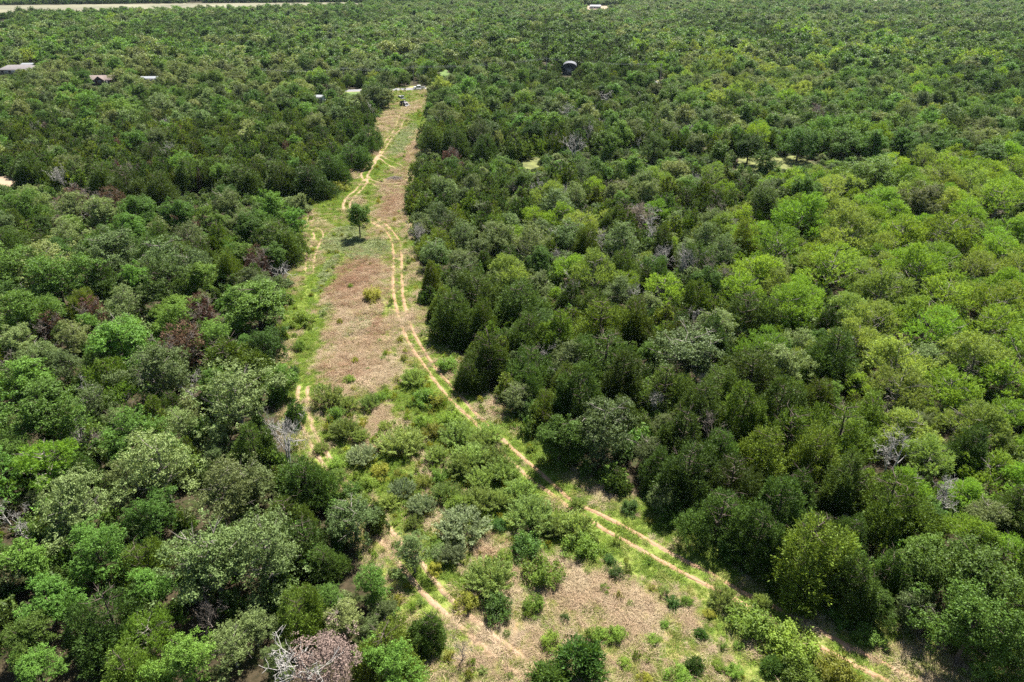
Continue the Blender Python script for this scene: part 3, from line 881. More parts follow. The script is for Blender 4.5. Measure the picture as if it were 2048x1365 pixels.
# ------------------------------------------------------------------ the wood: where each tree stands
# crowns picked out in the survey picture: x, y of the crown's middle, its width, kind
PICK = """
30 545 130 G0|110 560 135 G0|40 625 105 G0|200 545 100 J0|325 560 115 G1|512 600 155 G0|250 607 85 O1|397 612 75 R|112 640 60 R|187 610 55 R|80 715 95 O0|147 675 75 O1|237 685 125 G0|135 735 75 O0
194 735 75 G1|353 705 55 O1|375 670 100 R|450 705 128 J1|562 757 75 G0|470 795 175 O1|18 720 55 D|300 725 50 D|381 748 48 D|375 785 45 D|78 825 155 G1|180 805 85 O0|250 800 75 E0|300 808 60 J1|344 800 55 J0
260 865 115 G0|360 850 85 O1|162 878 58 D|320 930 165 O1|572 885 78 D|500 885 85 J0|588 820 40 J0|142 1022 150 O1|35 1036 65 D|302 1033 95 G1|455 980 150 O1|53 1120 115 G0|199 1107 115 G0|277 1112 85 J1
426 1115 200 O0|213 1214 115 J0|284 1175 85 G0|89 1200 115 G0|400 1239 62 D|305 1264 115 E0|377 1317 135 G0|249 1335 105 J1|53 1271 105 G1|71 1335 95 G0|462 1290 115 O0|495 960 120 O0|610 950 95 J0
531 1110 185 O0|705 1030 120 O0|750 1022 45 J0|650 1115 62 J0|826 1108 88 O0|742 1165 72 G0|687 1235 92 O1|595 1217 92 J1|648 1315 175 P|772 1280 105 J1|858 1250 78 J0|800 1330 115 G0|913 1300 60 D|506 1257 90 O1
549 1320 80 O0|1625 1079 150 J1|1571 1004 112 J0|1706 1146 112 J0|1792 975 130 J1|1792 900 80 D|1898 986 66 D|1856 1107 112 G0|1955 1157 190 G0|1991 944 112 E0|1980 1029 92 O1|1945 1253 175 G0|1838 1217 100 O0
1607 969 92 J0|1696 950 112 J0|2016 1100 92 E0|2026 1217 85 J0|2040 1306 112 G1|947 582 92 J0|915 614 82 J0|1050 592 92 J0|978 695 95 J0|1062 655 75 J0|938 738 52 J0|1119 645 82 J1|1200 623 92 J1|1269 620 75 J1
1212 695 112 J0|1381 695 178 O0|1137 723 82 O1|1244 748 95 J0|1166 776 102 J0|1278 779 62 G0|1331 757 85 J0|1212 848 150 O0|1119 870 112 G0|1369 848 105 J0|1425 851 66 D|1412 795 85 J0|1484 814 105 J1|1509 739 105 J0
1431 539 62 D|1256 564 62 E0|1140 560 45 D|1494 607 95 J0|1322 801 45 D|1767 573 112 E1|1895 595 115 E0|1986 614 115 E0|1611 592 85 E0|1542 689 55 G0|1605 682 62 O1|1677 695 95 J0|1658 632 65 J0|1799 720 142 E1
1877 670 122 E0|1986 654 112 E0|1955 720 132 E1|1814 857 112 E1|1939 848 122 E1|2017 832 95 E0|1564 801 105 J0|1664 785 62 G0|1689 848 112 J1|1583 851 105 J1|1533 889 95 J1|1470 940 100 J0|1380 930 110 J0|1300 900 80 O0
1640 900 100 J1|1760 800 60 D|1900 780 120 E0|2020 760 110 E0|1860 920 100 E1|1930 1070 100 E0|2040 980 100 E0|1440 1010 110 J0|1520 1060 110 J0|1330 990 70 O0|1610 1160 60 J0|1760 1210 70 G1|1150 900 60 G1
200 424 88 O0|353 424 75 G0|219 499 122 O0|328 511 118 O0|94 530 130 O1|478 508 65 G0|516 514 62 R|556 530 58 D|537 411 68 G0|556 467 92 J0|497 449 72 G1|447 392 62 G1|594 442 48 G0|156 396 72 R|228 396 64 R|134 330 62 O1
369 477 40 R|437 464 62 J1|265 449 58 G0|316 461 48 O1|400 500 60 J0|600 404 42 O1|850 462 40 D|1280 428 66 P|1300 450 52 D|910 312 40 R|1240 372 34 P|1536 325 44 G1|1150 285 40 D|1390 260 40 D|1640 228 46 P|1210 190 40 D
1140 225 40 D|1100 462 40 D|1810 470 100 E0|1700 460 110 E1|1600 440 110 E0|1550 500 110 E0|1660 540 120 E0|1900 470 120 E0|2000 400 120 E0|1850 400 90 O1|1980 310 125 G0|1760 350 95 G0|880 440 68 O0|930 470 66 O0|990 470 80 O0|1020 450 62 O0
870 500 70 O0|960 500 66 O1|1330 480 60 J0|300 300 50 J0|380 340 70 J0|250 350 70 J0|480 350 75 J0|560 350 70 J0|620 350 70 J0|660 330 62 J0|60 330 70 J0|320 365 60 J0|200 345 60 J0|700 300 55 J0|735 265 50 J0|860 270 50 J0|910 280 52 J0
970 285 52 J0|1030 280 48 J0|1220 290 55 G1|1310 290 58 G1|1500 290 60 G1|1600 285 66 G1|1690 280 80 G1|1750 285 66 G0|1810 275 70 G0|1440 300 48 G1|755 188 40 G1|775 196 34 O1|665 192 34 G1|640 182 30 G1
"""
KIND_AREAS = [   # (x0, x1, y0, y1): shares of J, O, G, E, D, R in the rest of the wood, first match counts
    ((0, 632, 376, 424), dict(J=2, O=3, G=1, R=3, D=1)),
    ((1000, 1480, 300, 336), dict(G=6, E=3, O=2)),
    ((0, 760, 225, 400), dict(J=78, O=10, G=9, D=1, R=2)),
    ((0, 620, 400, 580), dict(J=28, O=38, G=30, D=2, R=2)),
    ((0, 460, 580, 900), dict(J=12, O=38, G=42, E=4, D=4)),
    ((0, 960, 900, 1700), dict(J=26, O=32, G=36, E=4, D=2)),
    ((800, 1010, 225, 700), dict(J=78, O=16, G=6)),
    ((1010, 1480, 210, 320), dict(J=50, O=16, G=24, D=8, R=2)),
    ((1480, 2300, 210, 320), dict(G=62, O=16, J=14, E=8)),
    ((1010, 1480, 320, 600), dict(J=44, O=22, E=18, G=8, D=8)),
    ((1480, 2400, 320, 760), dict(E=80, O=8, G=7, J=2, D=3)),
    ((1720, 2500, 760, 1000), dict(E=70, J=14, O=12, D=4)),
    ((960, 1720, 600, 1060), dict(J=80, O=9, G=5, D=6)),
    ((960, 2800, 1060, 1800), dict(J=48, G=34, O=16, D=2)),
    ((-500, 760, 140, 225), dict(J=36, O=26, G=32, E=4, R=1, D=1)),
    ((760, 1300, 120, 225), dict(J=30, O=24, G=38, E=6, D=2)),
    ((1300, 2600, 60, 225), dict(G=60, E=18, O=14, J=8)),
    ((1350, 2600, 30, 62), dict(J=72, O=14, G=14)),
    ((-500, 2600, 60, 140), dict(O=36, G=44, J=14, E=6)),
    ((-2000, 4000, -100, 4000), dict(O=24, G=46, J=30)),
]


def kind_at(px, py, r):
    for (x0, x1, y0, y1), d in KIND_AREAS:
        if x0 <= px <= x1 and y0 <= py <= y1:
            ks = list(d); w = np.array([d[k] for k in ks], float)
            return ks[int(np.searchsorted(np.cumsum(w / w.sum()), r.random()))]
    return 'O'


def in_poly(x, y, P):
    c = np.zeros(np.shape(x), bool)
    j = len(P) - 1
    for i in range(len(P)):
        a = (P[i, 1] > y) != (P[j, 1] > y)
        with np.errstate(divide='ignore', invalid='ignore'):
            xx = (P[j, 0] - P[i, 0]) * (y - P[i, 1]) / (P[j, 1] - P[i, 1]) + P[i, 0]
        c ^= a & (x < xx)
        j = i
    return c


PADS = [(*at(x, y)[:2], r) for x, y, r in ((28, 147, 6), (58, 147, 6), (43, 147, 6), (60, 137.5, 4), (209, 168.5, 8), (302, 166, 5), (641, 206, 3.5), (1139, 148, 6), (1190, 17.5, 12), (806, 205, 6))]


def blocked(x, y, rad):
    """no tree stands in the clearing, on the road, in a meadow or in a yard"""
    l, r = clear_edges(np.clip(y, Y_CLEAR0, Y_CLEAR1))
    bad = (y < Y_CLEAR1 + 8) & (x > l - rad * (0.45 + 0.6 * vnoise(x, y, 9, 41))) & (x < r + rad * (0.35 + 0.8 * vnoise(x, y, 9, 42)))
    bad |= np.abs(road_dist(x, y) - 0.5) < 5.0 + rad * 0.6
    for hx, hy, hr in PADS:
        bad |= (x - hx) ** 2 + (y - hy) ** 2 < (hr + rad * 0.8) ** 2
    for P in PATCHES:
        for dx, dy in ((0, 0), (rad * .6, 0), (-rad * .6, 0), (0, -rad * .6)):
            bad |= in_poly(x + dx, y + dy, P)
    return bad


# sight lines that stay open in the photograph: x0, y0, x1, y1 (survey pixels) and the foot of what shows there
OPEN = [(4, 131, 26, 148, 147), (48, 126, 70, 134, 138), (190, 148, 226, 167, 169), (296, 154, 312, 158, 166), (634, 186, 650, 205, 206), (1122, 124, 1140, 148, 148), (1176, 7, 1212, 17, 17),
        (796, 176, 850, 222, 222), (592, 782, 640, 905, 905), (645, 900, 664, 918, 918), (684, 948, 696, 962, 962), (770, 1048, 796, 1078, 1078), (768, 1090, 800, 1128, 1128), (838, 1130, 880, 1175, 1175), (832, 1168, 866, 1206, 1206), (880, 1176, 930, 1240, 1240),
        (940, 1250, 1080, 1365, 1365), (1046, 314, 1078, 334, 334), (1470, 316, 1510, 336, 336), (1560, 316, 1595, 336, 336), (884, 138, 898, 148, 148), (0, 352, 22, 368, 368), (690, 178, 722, 184, 184),
        (1316, 136, 1324, 158, 158), (824, 140, 832, 166, 166), (1086, 117, 1100, 126, 126)]


def hides(x, y, rad, H):
    """does a tree stand in one of the open sight lines"""
    bx, by, f = to_px(x, y, 0); tx, ty, f2 = to_px(x, y, H)
    w = rad / f * FPX * 0.9
    bad = np.zeros(np.shape(x), bool)
    for x0, y0, x1, y1, foot in OPEN:
        bad |= (y < at(x0, foot)[1] + 3.0) & (bx + w > x0) & (bx - w < x1) & (ty < y1) & (by - 3 > y0)
    return bad


HT = {'O': 0.98, 'G': 1.08, 'E': 0.80, 'J': 1.45, 'D': 1.5, 'R': 1.35, 'P': 1.1}     # height over crown width
TREES = []     # x, y, radius, height, kind, tone
for t_ in PICK.replace('\n', '|').split('|'):
    if not t_.strip():
        continue
    a, b, w, k = t_.split()
    a, b, w = float(a), float(b), float(w)
    kk = k[0]
    zc = 4.6
    for _ in range(3):
        p = at(a, b, zc)
        f = p[1] * CP + (CAM_H - zc) * SP
        rad = w / 2 * f / FPX * 1.06
        H = min(max(rad * 2 * HT[kk], 4.5), 11.0)
        zc = H * 0.56
    if kk in 'OGEJ' and rad > 7.2:
        rad = 7.2
    TREES.append([p[0], p[1], rad, H, kk, int(k[1]) if len(k) > 1 else 0, True])

r_ = np.random.default_rng(77)
SIZE = {'O': (3.0, 5.2), 'G': (2.8, 5.0), 'E': (3.4, 5.6), 'J': (1.9, 3.3), 'D': (1.6, 2.8), 'R': (1.6, 2.6)}
cell = {}
CS = 12.0


def settle(t_):
    TREES.append(t_)
    cell.setdefault((int(t_[0] // CS), int(t_[1] // CS)), []).append(t_)


for t_ in TREES:
    cell.setdefault((int(t_[0] // CS), int(t_[1] // CS)), []).append(t_)


def sow(step, y1, gap_pick, gap_self, shrink):
    """the rest of the wood on a loose lattice: a tree wherever there is room for its crown"""
    gx, gy = np.meshgrid(np.arange(-1250, 1250, step), np.arange(42, y1, step * 0.87))
    gx = gx + (np.arange(gy.shape[0]) % 2)[:, None] * step / 2
    gx = (gx + r_.normal(size=gx.shape) * step * 0.3).ravel(); gy = (gy + r_.normal(size=gy.shape) * step * 0.3).ravel()
    sel = np.abs(gx) < gy * 0.80 + 26
    gx, gy = gx[sel], gy[sel]
    order = r_.permutation(len(gx)); gx, gy = gx[order], gy[order]
    ppx, ppy, _f = to_px(gx, gy, 4.0)
    n = len(gx)
    j1, j2, u1, u2, tone = r_.normal(size=n) * 18, r_.normal(size=n) * 10, r_.random(n), r_.uniform(0.88, 1.12, n), r_.random(n) < 0.4
    ks = [kind_at(a, b, r_) for a, b in zip(ppx + j1, ppy + j2)]
    big = vnoise(gx, gy * 0.6, 75, 21) * 0.65 + vnoise(gx, gy * 0.6, 30, 22) * 0.35; dice = r_.random(n)
    for i in range(n):                                     # stands of one kind further off
        if gy[i] > 330 and ks[i] in 'OGJE':
            if big[i] < 0.42 and dice[i] < 0.9:
                ks[i] = 'J' if dice[i] < 0.55 else 'G'; tone[i] = dice[i] > 0.55
            elif big[i] > 0.60 and dice[i] < 0.7:
                ks[i] = 'E' if dice[i] < 0.30 and gy[i] < 560 and gx[i] > 40 else 'O' if dice[i] < 0.5 else 'G'; tone[i] = gy[i] < 560
    rad = np.array([SIZE[k][0] + (SIZE[k][1] - SIZE[k][0]) * u for k, u in zip(ks, u1)]) * shrink
    H = np.clip(rad * 2 * np.array([HT[k] for k in ks]) * u2, 3.2, 11.5)
    far = np.interp(gy, [300, 650], [1.0, 1.35]); rad = rad * far; H = np.minimum(H * np.sqrt(far), 12.5)
    qx, qy, _q = to_px(gx, gy, 0.0)
    wl = np.interp(qx, [0, 300, 640], [380, 393, 394]); wr = np.interp(qx, [840, 1060, 1300, 1500, 1720, 1820], [300, 313, 308, 320, 316, 300])
    inl = (qx < 632); inr = (qx > 838) & (qx < 1820)
    scrub = (inl & (qy > wl) & (qy < wl + 58)) | (inr & (qy > wr) & (qy < wr + 52))
    wall = (inl & (qy > wl - 26) & (qy <= wl)) | (inr & (qy > wr - 20) & (qy <= wr))
    rad = np.where(scrub, rad * 0.48, rad); H = np.where(scrub, np.minimum(H * 0.34, 2.6), np.where(wall, np.clip(H * 1.15, 8.5, 12), H))
    ok = ~blocked(gx, gy, rad) & ~hides(gx, gy, rad, H) & ~((gy > 400) & (vnoise(gx, gy * 0.5, 34, 31) > 0.86))
    for i in np.where(ok)[0]:
        x, y, q, k = gx[i], gy[i], rad[i], ks[i]
        ci, cj = int(x // CS), int(y // CS)
        free = True
        for ii in (ci - 1, ci, ci + 1):
            for jj in (cj - 1, cj, cj + 1):
                for t_ in cell.get((ii, jj), ()):
                    lim = (t_[2] + q) * (gap_pick if t_[6] else gap_self + (0.08 if y > 380 else 0)) * (0.8 if t_[4] in 'DRP' or k in 'DR' else 1.0)
                    if (t_[0] - x) ** 2 + (t_[1] - y) ** 2 < lim * lim:
                        free = False
                        break
                if not free:
                    break
            if not free:
                break
        if free:
            settle([x, y, q, H[i], k, int(tone[i]), False])


sow(4.6, 1330, 0.64, 0.58, 1.0)
sow(3.4, 420, 0.66, 0.63, 0.55)

# ------------------------------------------------------------------ individual trees with labels of their own
NAME = {'O': 'oak_tree', 'G': 'broadleaf_tree', 'E': 'mesquite_tree', 'J': 'juniper_tree', 'D': 'dead_tree', 'R': 'dead_juniper', 'P': 'dead_juniper'}
LOOK = {('O', 0): 'grey-green oak', ('O', 1): 'pale grey-green oak', ('G', 0): 'mid-green leafy tree', ('G', 1): 'deep green leafy tree', ('E', 0): 'bright green feathery tree', ('E', 1): 'yellow-green feathery tree',
        ('J', 0): 'dark green juniper', ('J', 1): 'olive juniper', ('D', 0): 'bare grey dead tree', ('D', 1): 'bare grey dead tree', ('R', 0): 'red-brown dead juniper', ('R', 1): 'red-brown dead juniper', ('P', 0): 'pinkish-grey dead juniper', ('P', 1): 'pinkish-grey dead juniper'}
GROUP = {'O': 'oaks of the wood', 'G': 'leafy trees of the wood', 'E': 'feathery trees of the wood', 'J': 'junipers of the wood', 'D': 'bare dead trees in the wood', 'R': 'dead junipers in the wood', 'P': 'dead junipers in the wood'}
ORD = ['first', 'second', 'third', 'fourth', 'fifth', 'sixth', 'seventh', 'eighth', 'ninth', 'tenth', 'eleventh', 'twelfth', 'thirteenth', 'fourteenth', 'fifteenth', 'sixteenth']


def zone(px, py):
    lx = np.interp(py, [p[1] for p in LEFT_EDGE][::-1], [p[0] for p in LEFT_EDGE][::-1])
    rx = np.interp(py, [p[1] for p in RIGHT_EDGE][::-1], [p[0] for p in RIGHT_EDGE][::-1])
    if px < (lx + rx) / 2:
        d = lx - px
        side = 'beside the left track' if d < 130 else 'left of the clearing' if px > 240 else 'by the left edge'
    else:
        d = px - rx
        side = 'beside the right track' if d < 150 else 'right of the clearing' if px < 1400 else 'in the right-hand wood' if px < 1760 else 'by the right edge'
    for lim, s in ((250, 'level with the tractor'), (330, 'beyond the brush pile'), (400, 'level with brush pile'), (480, 'level with lone tree'), (560, 'just below lone tree'), (650, 'level with rust-coloured grass'),
                   (740, 'level with tan grass'), (830, 'above the shrub thicket'), (930, 'level with upper thicket'), (1050, 'level with lower thicket'), (1180, 'below the thicket'), (1300, 'low in the view'), (9999, 'at the very bottom')):
        if py < lim:
            return side, s
    return side, s


MAXK = {'O': 250, 'G': 250, 'E': 220, 'J': 290, 'D': 120, 'R': 50, 'P': 50}
vis = []
for i, t_ in enumerate(TREES):
    a, b, f = to_px(t_[0], t_[1], t_[3] * 0.55)
    tx, ty, f2 = to_px(t_[0], t_[1], t_[3])
    w = t_[2] / f * FPX
    t_ += [a, b, w]
    inside = -w * 0.5 < a < 2048 + w * 0.5 and ty < 1350 and b > 0
    if inside and t_[1] < 330:
        vis.append(i)
vis.sort(key=lambda i: -TREES[i][9])
cnt, solo = {}, []
for i in vis:
    k = TREES[i][4]
    kk = 'R' if k == 'P' else k
    if cnt.get(kk, 0) < MAXK[kk]:
        cnt[kk] = cnt.get(kk, 0) + 1
        solo.append(i)
solo_set = set(solo)
keyed = {}
for i in solo:
    t_ = TREES[i]
    sz = 'broad' if t_[2] > 4.8 and t_[4] in 'OGE' else 'tall' if t_[3] > 9.3 else 'small' if t_[2] < 2.4 and t_[4] != 'D' else ''
    key = ((sz + ' ' if sz else '') + LOOK[t_[4], t_[5]], *zone(t_[7], t_[8]))
    keyed.setdefault(key, []).append(i)
LABEL = {}
for (look, side, depth), ids in keyed.items():
    ids.sort(key=lambda i: TREES[i][7])
    for n, i in enumerate(ids):
        LABEL[i] = f'{look} {side} {depth}' + ('' if len(ids) == 1 else f', {ORD[min(n, 15)]} from left')


def use_mat(o, m):
    o.material_slots[0].link = 'OBJECT'
    o.material_slots[0].material = m


def place_tree(i):
    x, y, rad, H, k, tone = TREES[i][:6]
    r = np.random.default_rng(4000 + i)
    root = obj(NAME[k], None, loc=(x, y, -0.03), rz=r.random() * 6.283)
    root.rotation_euler.x, root.rotation_euler.y = r.normal(size=2) * 0.045
    root.empty_display_size = 0.5
    tag(root, LABEL[i], 'dead tree' if k in 'DRP' else 'tree', GROUP[k])
    if k in NV:
        v = int(r.integers(NV[k]))
        R0, H0 = DIM[k]
        sx, sz = rad / R0, H / H0
        lod = 0 if TREES[i][9] > 26 else 1
        c = obj('crown', CROWN[k, v, lod], root, scale=(sx, sx * r.uniform(0.9, 1.1), sz))
        use_mat(c, M[k + str(tone)])
        obj('trunk', TRUNK[k, v], root, scale=(sx, sx, sz))
    elif k == 'D':
        me = DEAD[int(r.integers(len(DEAD)))]
        s = H / 8.0
        b = obj('branches', me, root, scale=(s * rad / H * 2.7, s * rad / H * 2.7, s))
        use_mat(b, M['dead'] if r.random() < 0.75 else M['dead_dark'])
    else:
        v = int(r.integers(2))
        s = rad / 2.9
        c = obj('dead_needles', PINK[v] if k == 'P' else RED[v], root, scale=(s, s, H / 7.5))
        use_mat(c, M['R1'] if k == 'P' else M['R0'])
        b = obj('branches', REDTWIG[v], root, scale=(s, s, H / 7.5))
        use_mat(b, M['dead'] if k == 'P' else M['dead_dark'])
    return root


for i in solo:
    place_tree(i)


# ------------------------------------------------------------------ masses that nobody could count: geometry-node scatters
def scatter(name, protos, pos, idx, rot, scl):
    """one object: points that carry which plant, how turned, how big"""
    pc = bpy.data.collections.new(name + '_sources')
    for j, (me, mats) in enumerate(protos):
        o = bpy.data.objects.new(f'{name}_source_{j:03d}', me)
        for s, m in enumerate(mats):
            o.material_slots[s].link = 'OBJECT'; o.material_slots[s].material = m
        pc.objects.link(o)
    me = bpy.data.meshes.new(name)
    me.vertices.add(len(pos))
    me.vertices.foreach_set('co', np.asarray(pos, np.float32).ravel())
    a = me.attributes.new('which', 'INT', 'POINT'); a.data.foreach_set('value', np.asarray(idx, np.int32))
    a = me.attributes.new('turn', 'FLOAT_VECTOR', 'POINT'); a.data.foreach_set('vector', np.asarray(rot, np.float32).ravel())
    a = me.attributes.new('size', 'FLOAT_VECTOR', 'POINT'); a.data.foreach_set('vector', np.asarray(scl, np.float32).ravel())
    o = obj(name, me)
    g = bpy.data.node_groups.new(name + '_scatter', 'GeometryNodeTree')
    g.interface.new_socket('Geometry', in_out='INPUT', socket_type='NodeSocketGeometry')
    g.interface.new_socket('Geometry', in_out='OUTPUT', socket_type='NodeSocketGeometry')
    N = g.nodes.new
    gi, go = N('NodeGroupInput'), N('NodeGroupOutput')
    ci = N('GeometryNodeCollectionInfo'); ci.inputs['Collection'].default_value = pc
    ci.inputs['Separate Children'].default_value = True; ci.inputs['Reset Children'].default_value = True
    ip = N('GeometryNodeInstanceOnPoints'); ip.inputs['Pick Instance'].default_value = True

    def attr(n, ty):
        q = N('GeometryNodeInputNamedAttribute'); q.data_type = ty; q.inputs['Name'].default_value = n
        return q.outputs['Attribute']
    L = g.links.new
    L(gi.outputs[0], ip.inputs['Points']); L(ci.outputs[0], ip.inputs['Instance'])
    L(attr('which', 'INT'), ip.inputs['Instance Index'])
    e2r = N('FunctionNodeEulerToRotation'); L(attr('turn', 'FLOAT_VECTOR'), e2r.inputs[0])
    L(e2r.outputs[0], ip.inputs['Rotation'])
    L(attr('size', 'FLOAT_VECTOR'), ip.inputs['Scale'])
    L(ip.outputs[0], go.inputs[0])
    md = o.modifiers.new('scatter', 'NODES'); md.node_group = g
    return struct(o, 'stuff')


def joined(me_list):
    """several meshes as one, each keeping a material slot"""
    V, F, S, MI, LR, k = [], [], [], [], [], 0
    for s, me in enumerate(me_list):
        n = len(me.vertices); co = np.empty(n * 3, np.float32); me.vertices.foreach_get('co', co)
        f = np.empty(len(me.loops), np.int32); me.loops.foreach_get('vertex_index', f)
        sz = np.empty(len(me.polygons), np.int32); me.polygons.foreach_get('loop_total', sz)
        V.append(co.reshape(-1, 3)); F.append(f + k); S.append(sz); MI.append(np.full(len(sz), s))
        LR.append(np.random.default_rng(s).random(len(sz))); k += n
    return mesh_from('tree', np.concatenate(V), np.concatenate(F), np.concatenate(S), [m.materials[0] for m in me_list], np.concatenate(MI), np.concatenate(LR))


protos, pid = [], {}
for k, n in NV.items():
    for v in range(n):
        for lod in (1, 2):
            me = joined([CROWN[k, v, lod], TRUNK[k, v]])
            for tone in (0, 1):
                pid[k, v, lod, tone] = len(protos)
                protos.append((me, [M[k + str(tone)], M['bark']]))
for v, me in enumerate(DEAD[:2]):
    pid['D', v] = len(protos); protos.append((me, [M['dead']]))
for v in range(2):
    pid['R', v] = len(protos); protos.append((joined([RED[v], REDTWIG[v]]), [M['R0'], M['dead_dark']]))
P_, I_, R_, S_ = [], [], [], []
for i, t_ in enumerate(TREES):
    if i in solo_set:
        continue
    x, y, rad, H, k, tone = t_[:6]
    r1, r2, r3 = r_.random(3)
    if k in NV:
        v = int(r1 * NV[k]); lod = 1 if y < 430 else 2
        I_.append(pid[k, v, lod, tone]); s = (rad / DIM[k][0], rad / DIM[k][0], H / DIM[k][1])
    elif k == 'D':
        I_.append(pid['D', int(r1 * 2)]); s = (rad / 3.0, rad / 3.0, H / 8)
    else:
        I_.append(pid['R', int(r1 * 2)]); s = (rad / 2.9, rad / 2.9, H / 7.5)
    P_.append((x, y, -0.03)); R_.append((0, 0, r2 * 6.283)); S_.append(s)
scatter('far_wood', protos, P_, I_, R_, S_)
print('trees', len(TREES), 'solo', cnt, 'mass', len(P_))

# undergrowth: saplings and bushes on the floor of the wood
SHRUB_LEAFY = [shrub_leafy(800 + i, L=0.13, per=30, stems=40).mesh('foliage', [M['S_B'], M['bark']]) for i in range(3)]
n = 16000
ux = r_.uniform(-260, 260, n); uy = 46 + r_.random(n) * 300
okm = (np.abs(ux) < uy * 0.8 + 20) & ~blocked(ux, uy, np.full(n, 1.2)) & ~hides(ux, uy, np.full(n, 1.0), np.full(n, 1.6))
ux, uy = ux[okm], uy[okm]
sc_ = r_.uniform(0.5, 1.5, len(ux))
scatter('undergrowth', [(m, [M[q], M['bark']]) for m in SHRUB_LEAFY for q in ('G1', 'G0', 'O0', 'J0')], np.stack([ux, uy, ux * 0 - 0.05], 1), r_.integers(0, 12, len(ux)),
        np.stack([ux * 0, ux * 0, r_.random(len(ux)) * 6.28], 1), np.stack([sc_, sc_, sc_ * r_.uniform(0.7, 1.3, len(ux))], 1))

# grasses and weeds of the clearing
TUFT_DRY = [tuft(20 + i, 84, (0.35, 0.85), 0.0085, 0.6).mesh('tuft', [M['dry']]) for i in range(4)]
TUFT_GRN = [tuft(40 + i, 40, (0.18, 0.42), 0.017, 0.15).mesh('tuft', [M['grn']]) for i in range(3)]
TUFT_WEED = [tuft(60 + i, 34, (0.3, 0.6), 0.035, 0.1, 0.2).mesh('tuft', [M['weed']]) for i in range(3)]


def sample_clearing(n):
    y = Y_CLEAR0 + 2 + (r_.random(n) ** 1.25) * (Y_CLEAR1 - Y_CLEAR0)
    l, r = clear_edges(y)
    x = l - 1.5 + (r - l + 3.0) * r_.random(n)
    return x, y


gx, gy = sample_clearing(135000)
cv = cover(gx, gy)
soil_wide = rut_dist(gx, gy, 0.5)
free = (r_.random(len(gx)) > soil_wide * 1.35) & (np.abs(road_dist(gx, gy)) > 4.6)
nz = vnoise(gx, gy, 3.6, 9) * 0.45 + vnoise(gx, gy, 1.3, 12) * 0.35 + vnoise(gx, gy, 0.5, 10) * 0.2
bal = 0.32 + np.maximum(cv['green'], cv['weed'] * 0.5) - cv['dry'] + (nz - 0.5) * 2.2 + r_.normal(size=len(gx)) * 0.42
is_weed = (cv['weed'] * r_.random(len(gx)) > 0.34) & free
is_dry = (bal < -0.12) & free & ~is_weed & (r_.random(len(gx)) < 0.3 + 0.9 * vnoise(gx, gy, 1.1, 52))
is_mid = (bal >= -0.12) & (bal < 0.22) & free & ~is_weed & (r_.random(len(gx)) < 0.8)
is_grn = (bal >= 0.22) & free & ~is_weed & (r_.random(len(gx)) < 0.8)
rust = np.clip(cv['rust'], 0, 1) > r_.random(len(gx)) * 1.1


def put(name, mask, protos_, pick, lo, hi):
    x, y = gx[mask], gy[mask]
    s = r_.uniform(lo, hi, len(x)) * (0.55 + 0.9 * vnoise(x, y, 1.7, 51)) * (1.0 + np.clip((y - 130) / 260, 0, 1) * 0.35)
    scatter(name, protos_, np.stack([x, y, x * 0 + 0.01], 1), pick, np.stack([x * 0, x * 0, r_.random(len(x)) * 6.28], 1), np.stack([s, s, s * r_.uniform(0.7, 1.2, len(x))], 1))


# knee-high weeds and seedlings between the shrubs
n = 9000
wx, wy = sample_clearing(n)
cvw = cover(wx, wy)
a_, b_, f_ = to_px(wx, wy, 0)
thick = np.exp(-(((a_ - 880) / 220) ** 2 + ((b_ - 950) / 170) ** 2))
keepw = (r_.random(n) < np.clip(0.10 + thick * 0.9 + cvw['green'] * 0.15 - cvw['dry'] * 0.12, 0.03, 1)) & (rut_dist(wx, wy, 0.6) < 0.05)
wx, wy = wx[keepw], wy[keepw]
ws = r_.uniform(0.12, 0.5, len(wx))
WSRC = [shrub_leafy(840 + i, stems=26, per=26, L=0.12).mesh('weed', [M['S_B'], M['bark']]) for i in range(2)] + [shrub_willow(850 + i, stems=34, per=22, L=0.2).mesh('weed', [M['S_W'], M['bark']]) for i in range(2)]
scatter('thicket_weeds', [(m, [M[q], M['bark']]) for m in WSRC for q in ('S_W', 'S_B', 'S_Y')], np.stack([wx, wy, wx * 0], 1), r_.integers(0, 12, len(wx)),
        np.stack([wx * 0, wx * 0, r_.random(len(wx)) * 6.28], 1), np.stack([ws, ws, ws * r_.uniform(0.7, 1.2, len(wx))], 1))
pick = np.where(rust[is_dry], 4, np.where(vnoise(gx, gy, 2.4, 53)[is_dry] + r_.normal(size=is_dry.sum()) * 0.12 > 0.55, 8, 0)) + r_.integers(0, 4, is_dry.sum())
put('dry_grass', is_dry, [(m, [M['dry']]) for m in TUFT_DRY] + [(m, [M['rust']]) for m in TUFT_DRY] + [(m, [M['straw']]) for m in TUFT_DRY], pick, 0.7, 1.5)
put('olive_grass', is_mid, [(m, [M['olive']]) for m in TUFT_DRY], r_.integers(0, 4, is_mid.sum()), 0.6, 1.2)
put('green_grass', is_grn, [(m, [M['grn']]) for m in TUFT_GRN], r_.integers(0, 3, is_grn.sum()), 0.7, 1.5)
put('pale_weeds', is_weed, [(m, [M['weed']]) for m in TUFT_WEED], r_.integers(0, 3, is_weed.sum()), 0.7, 1.4)
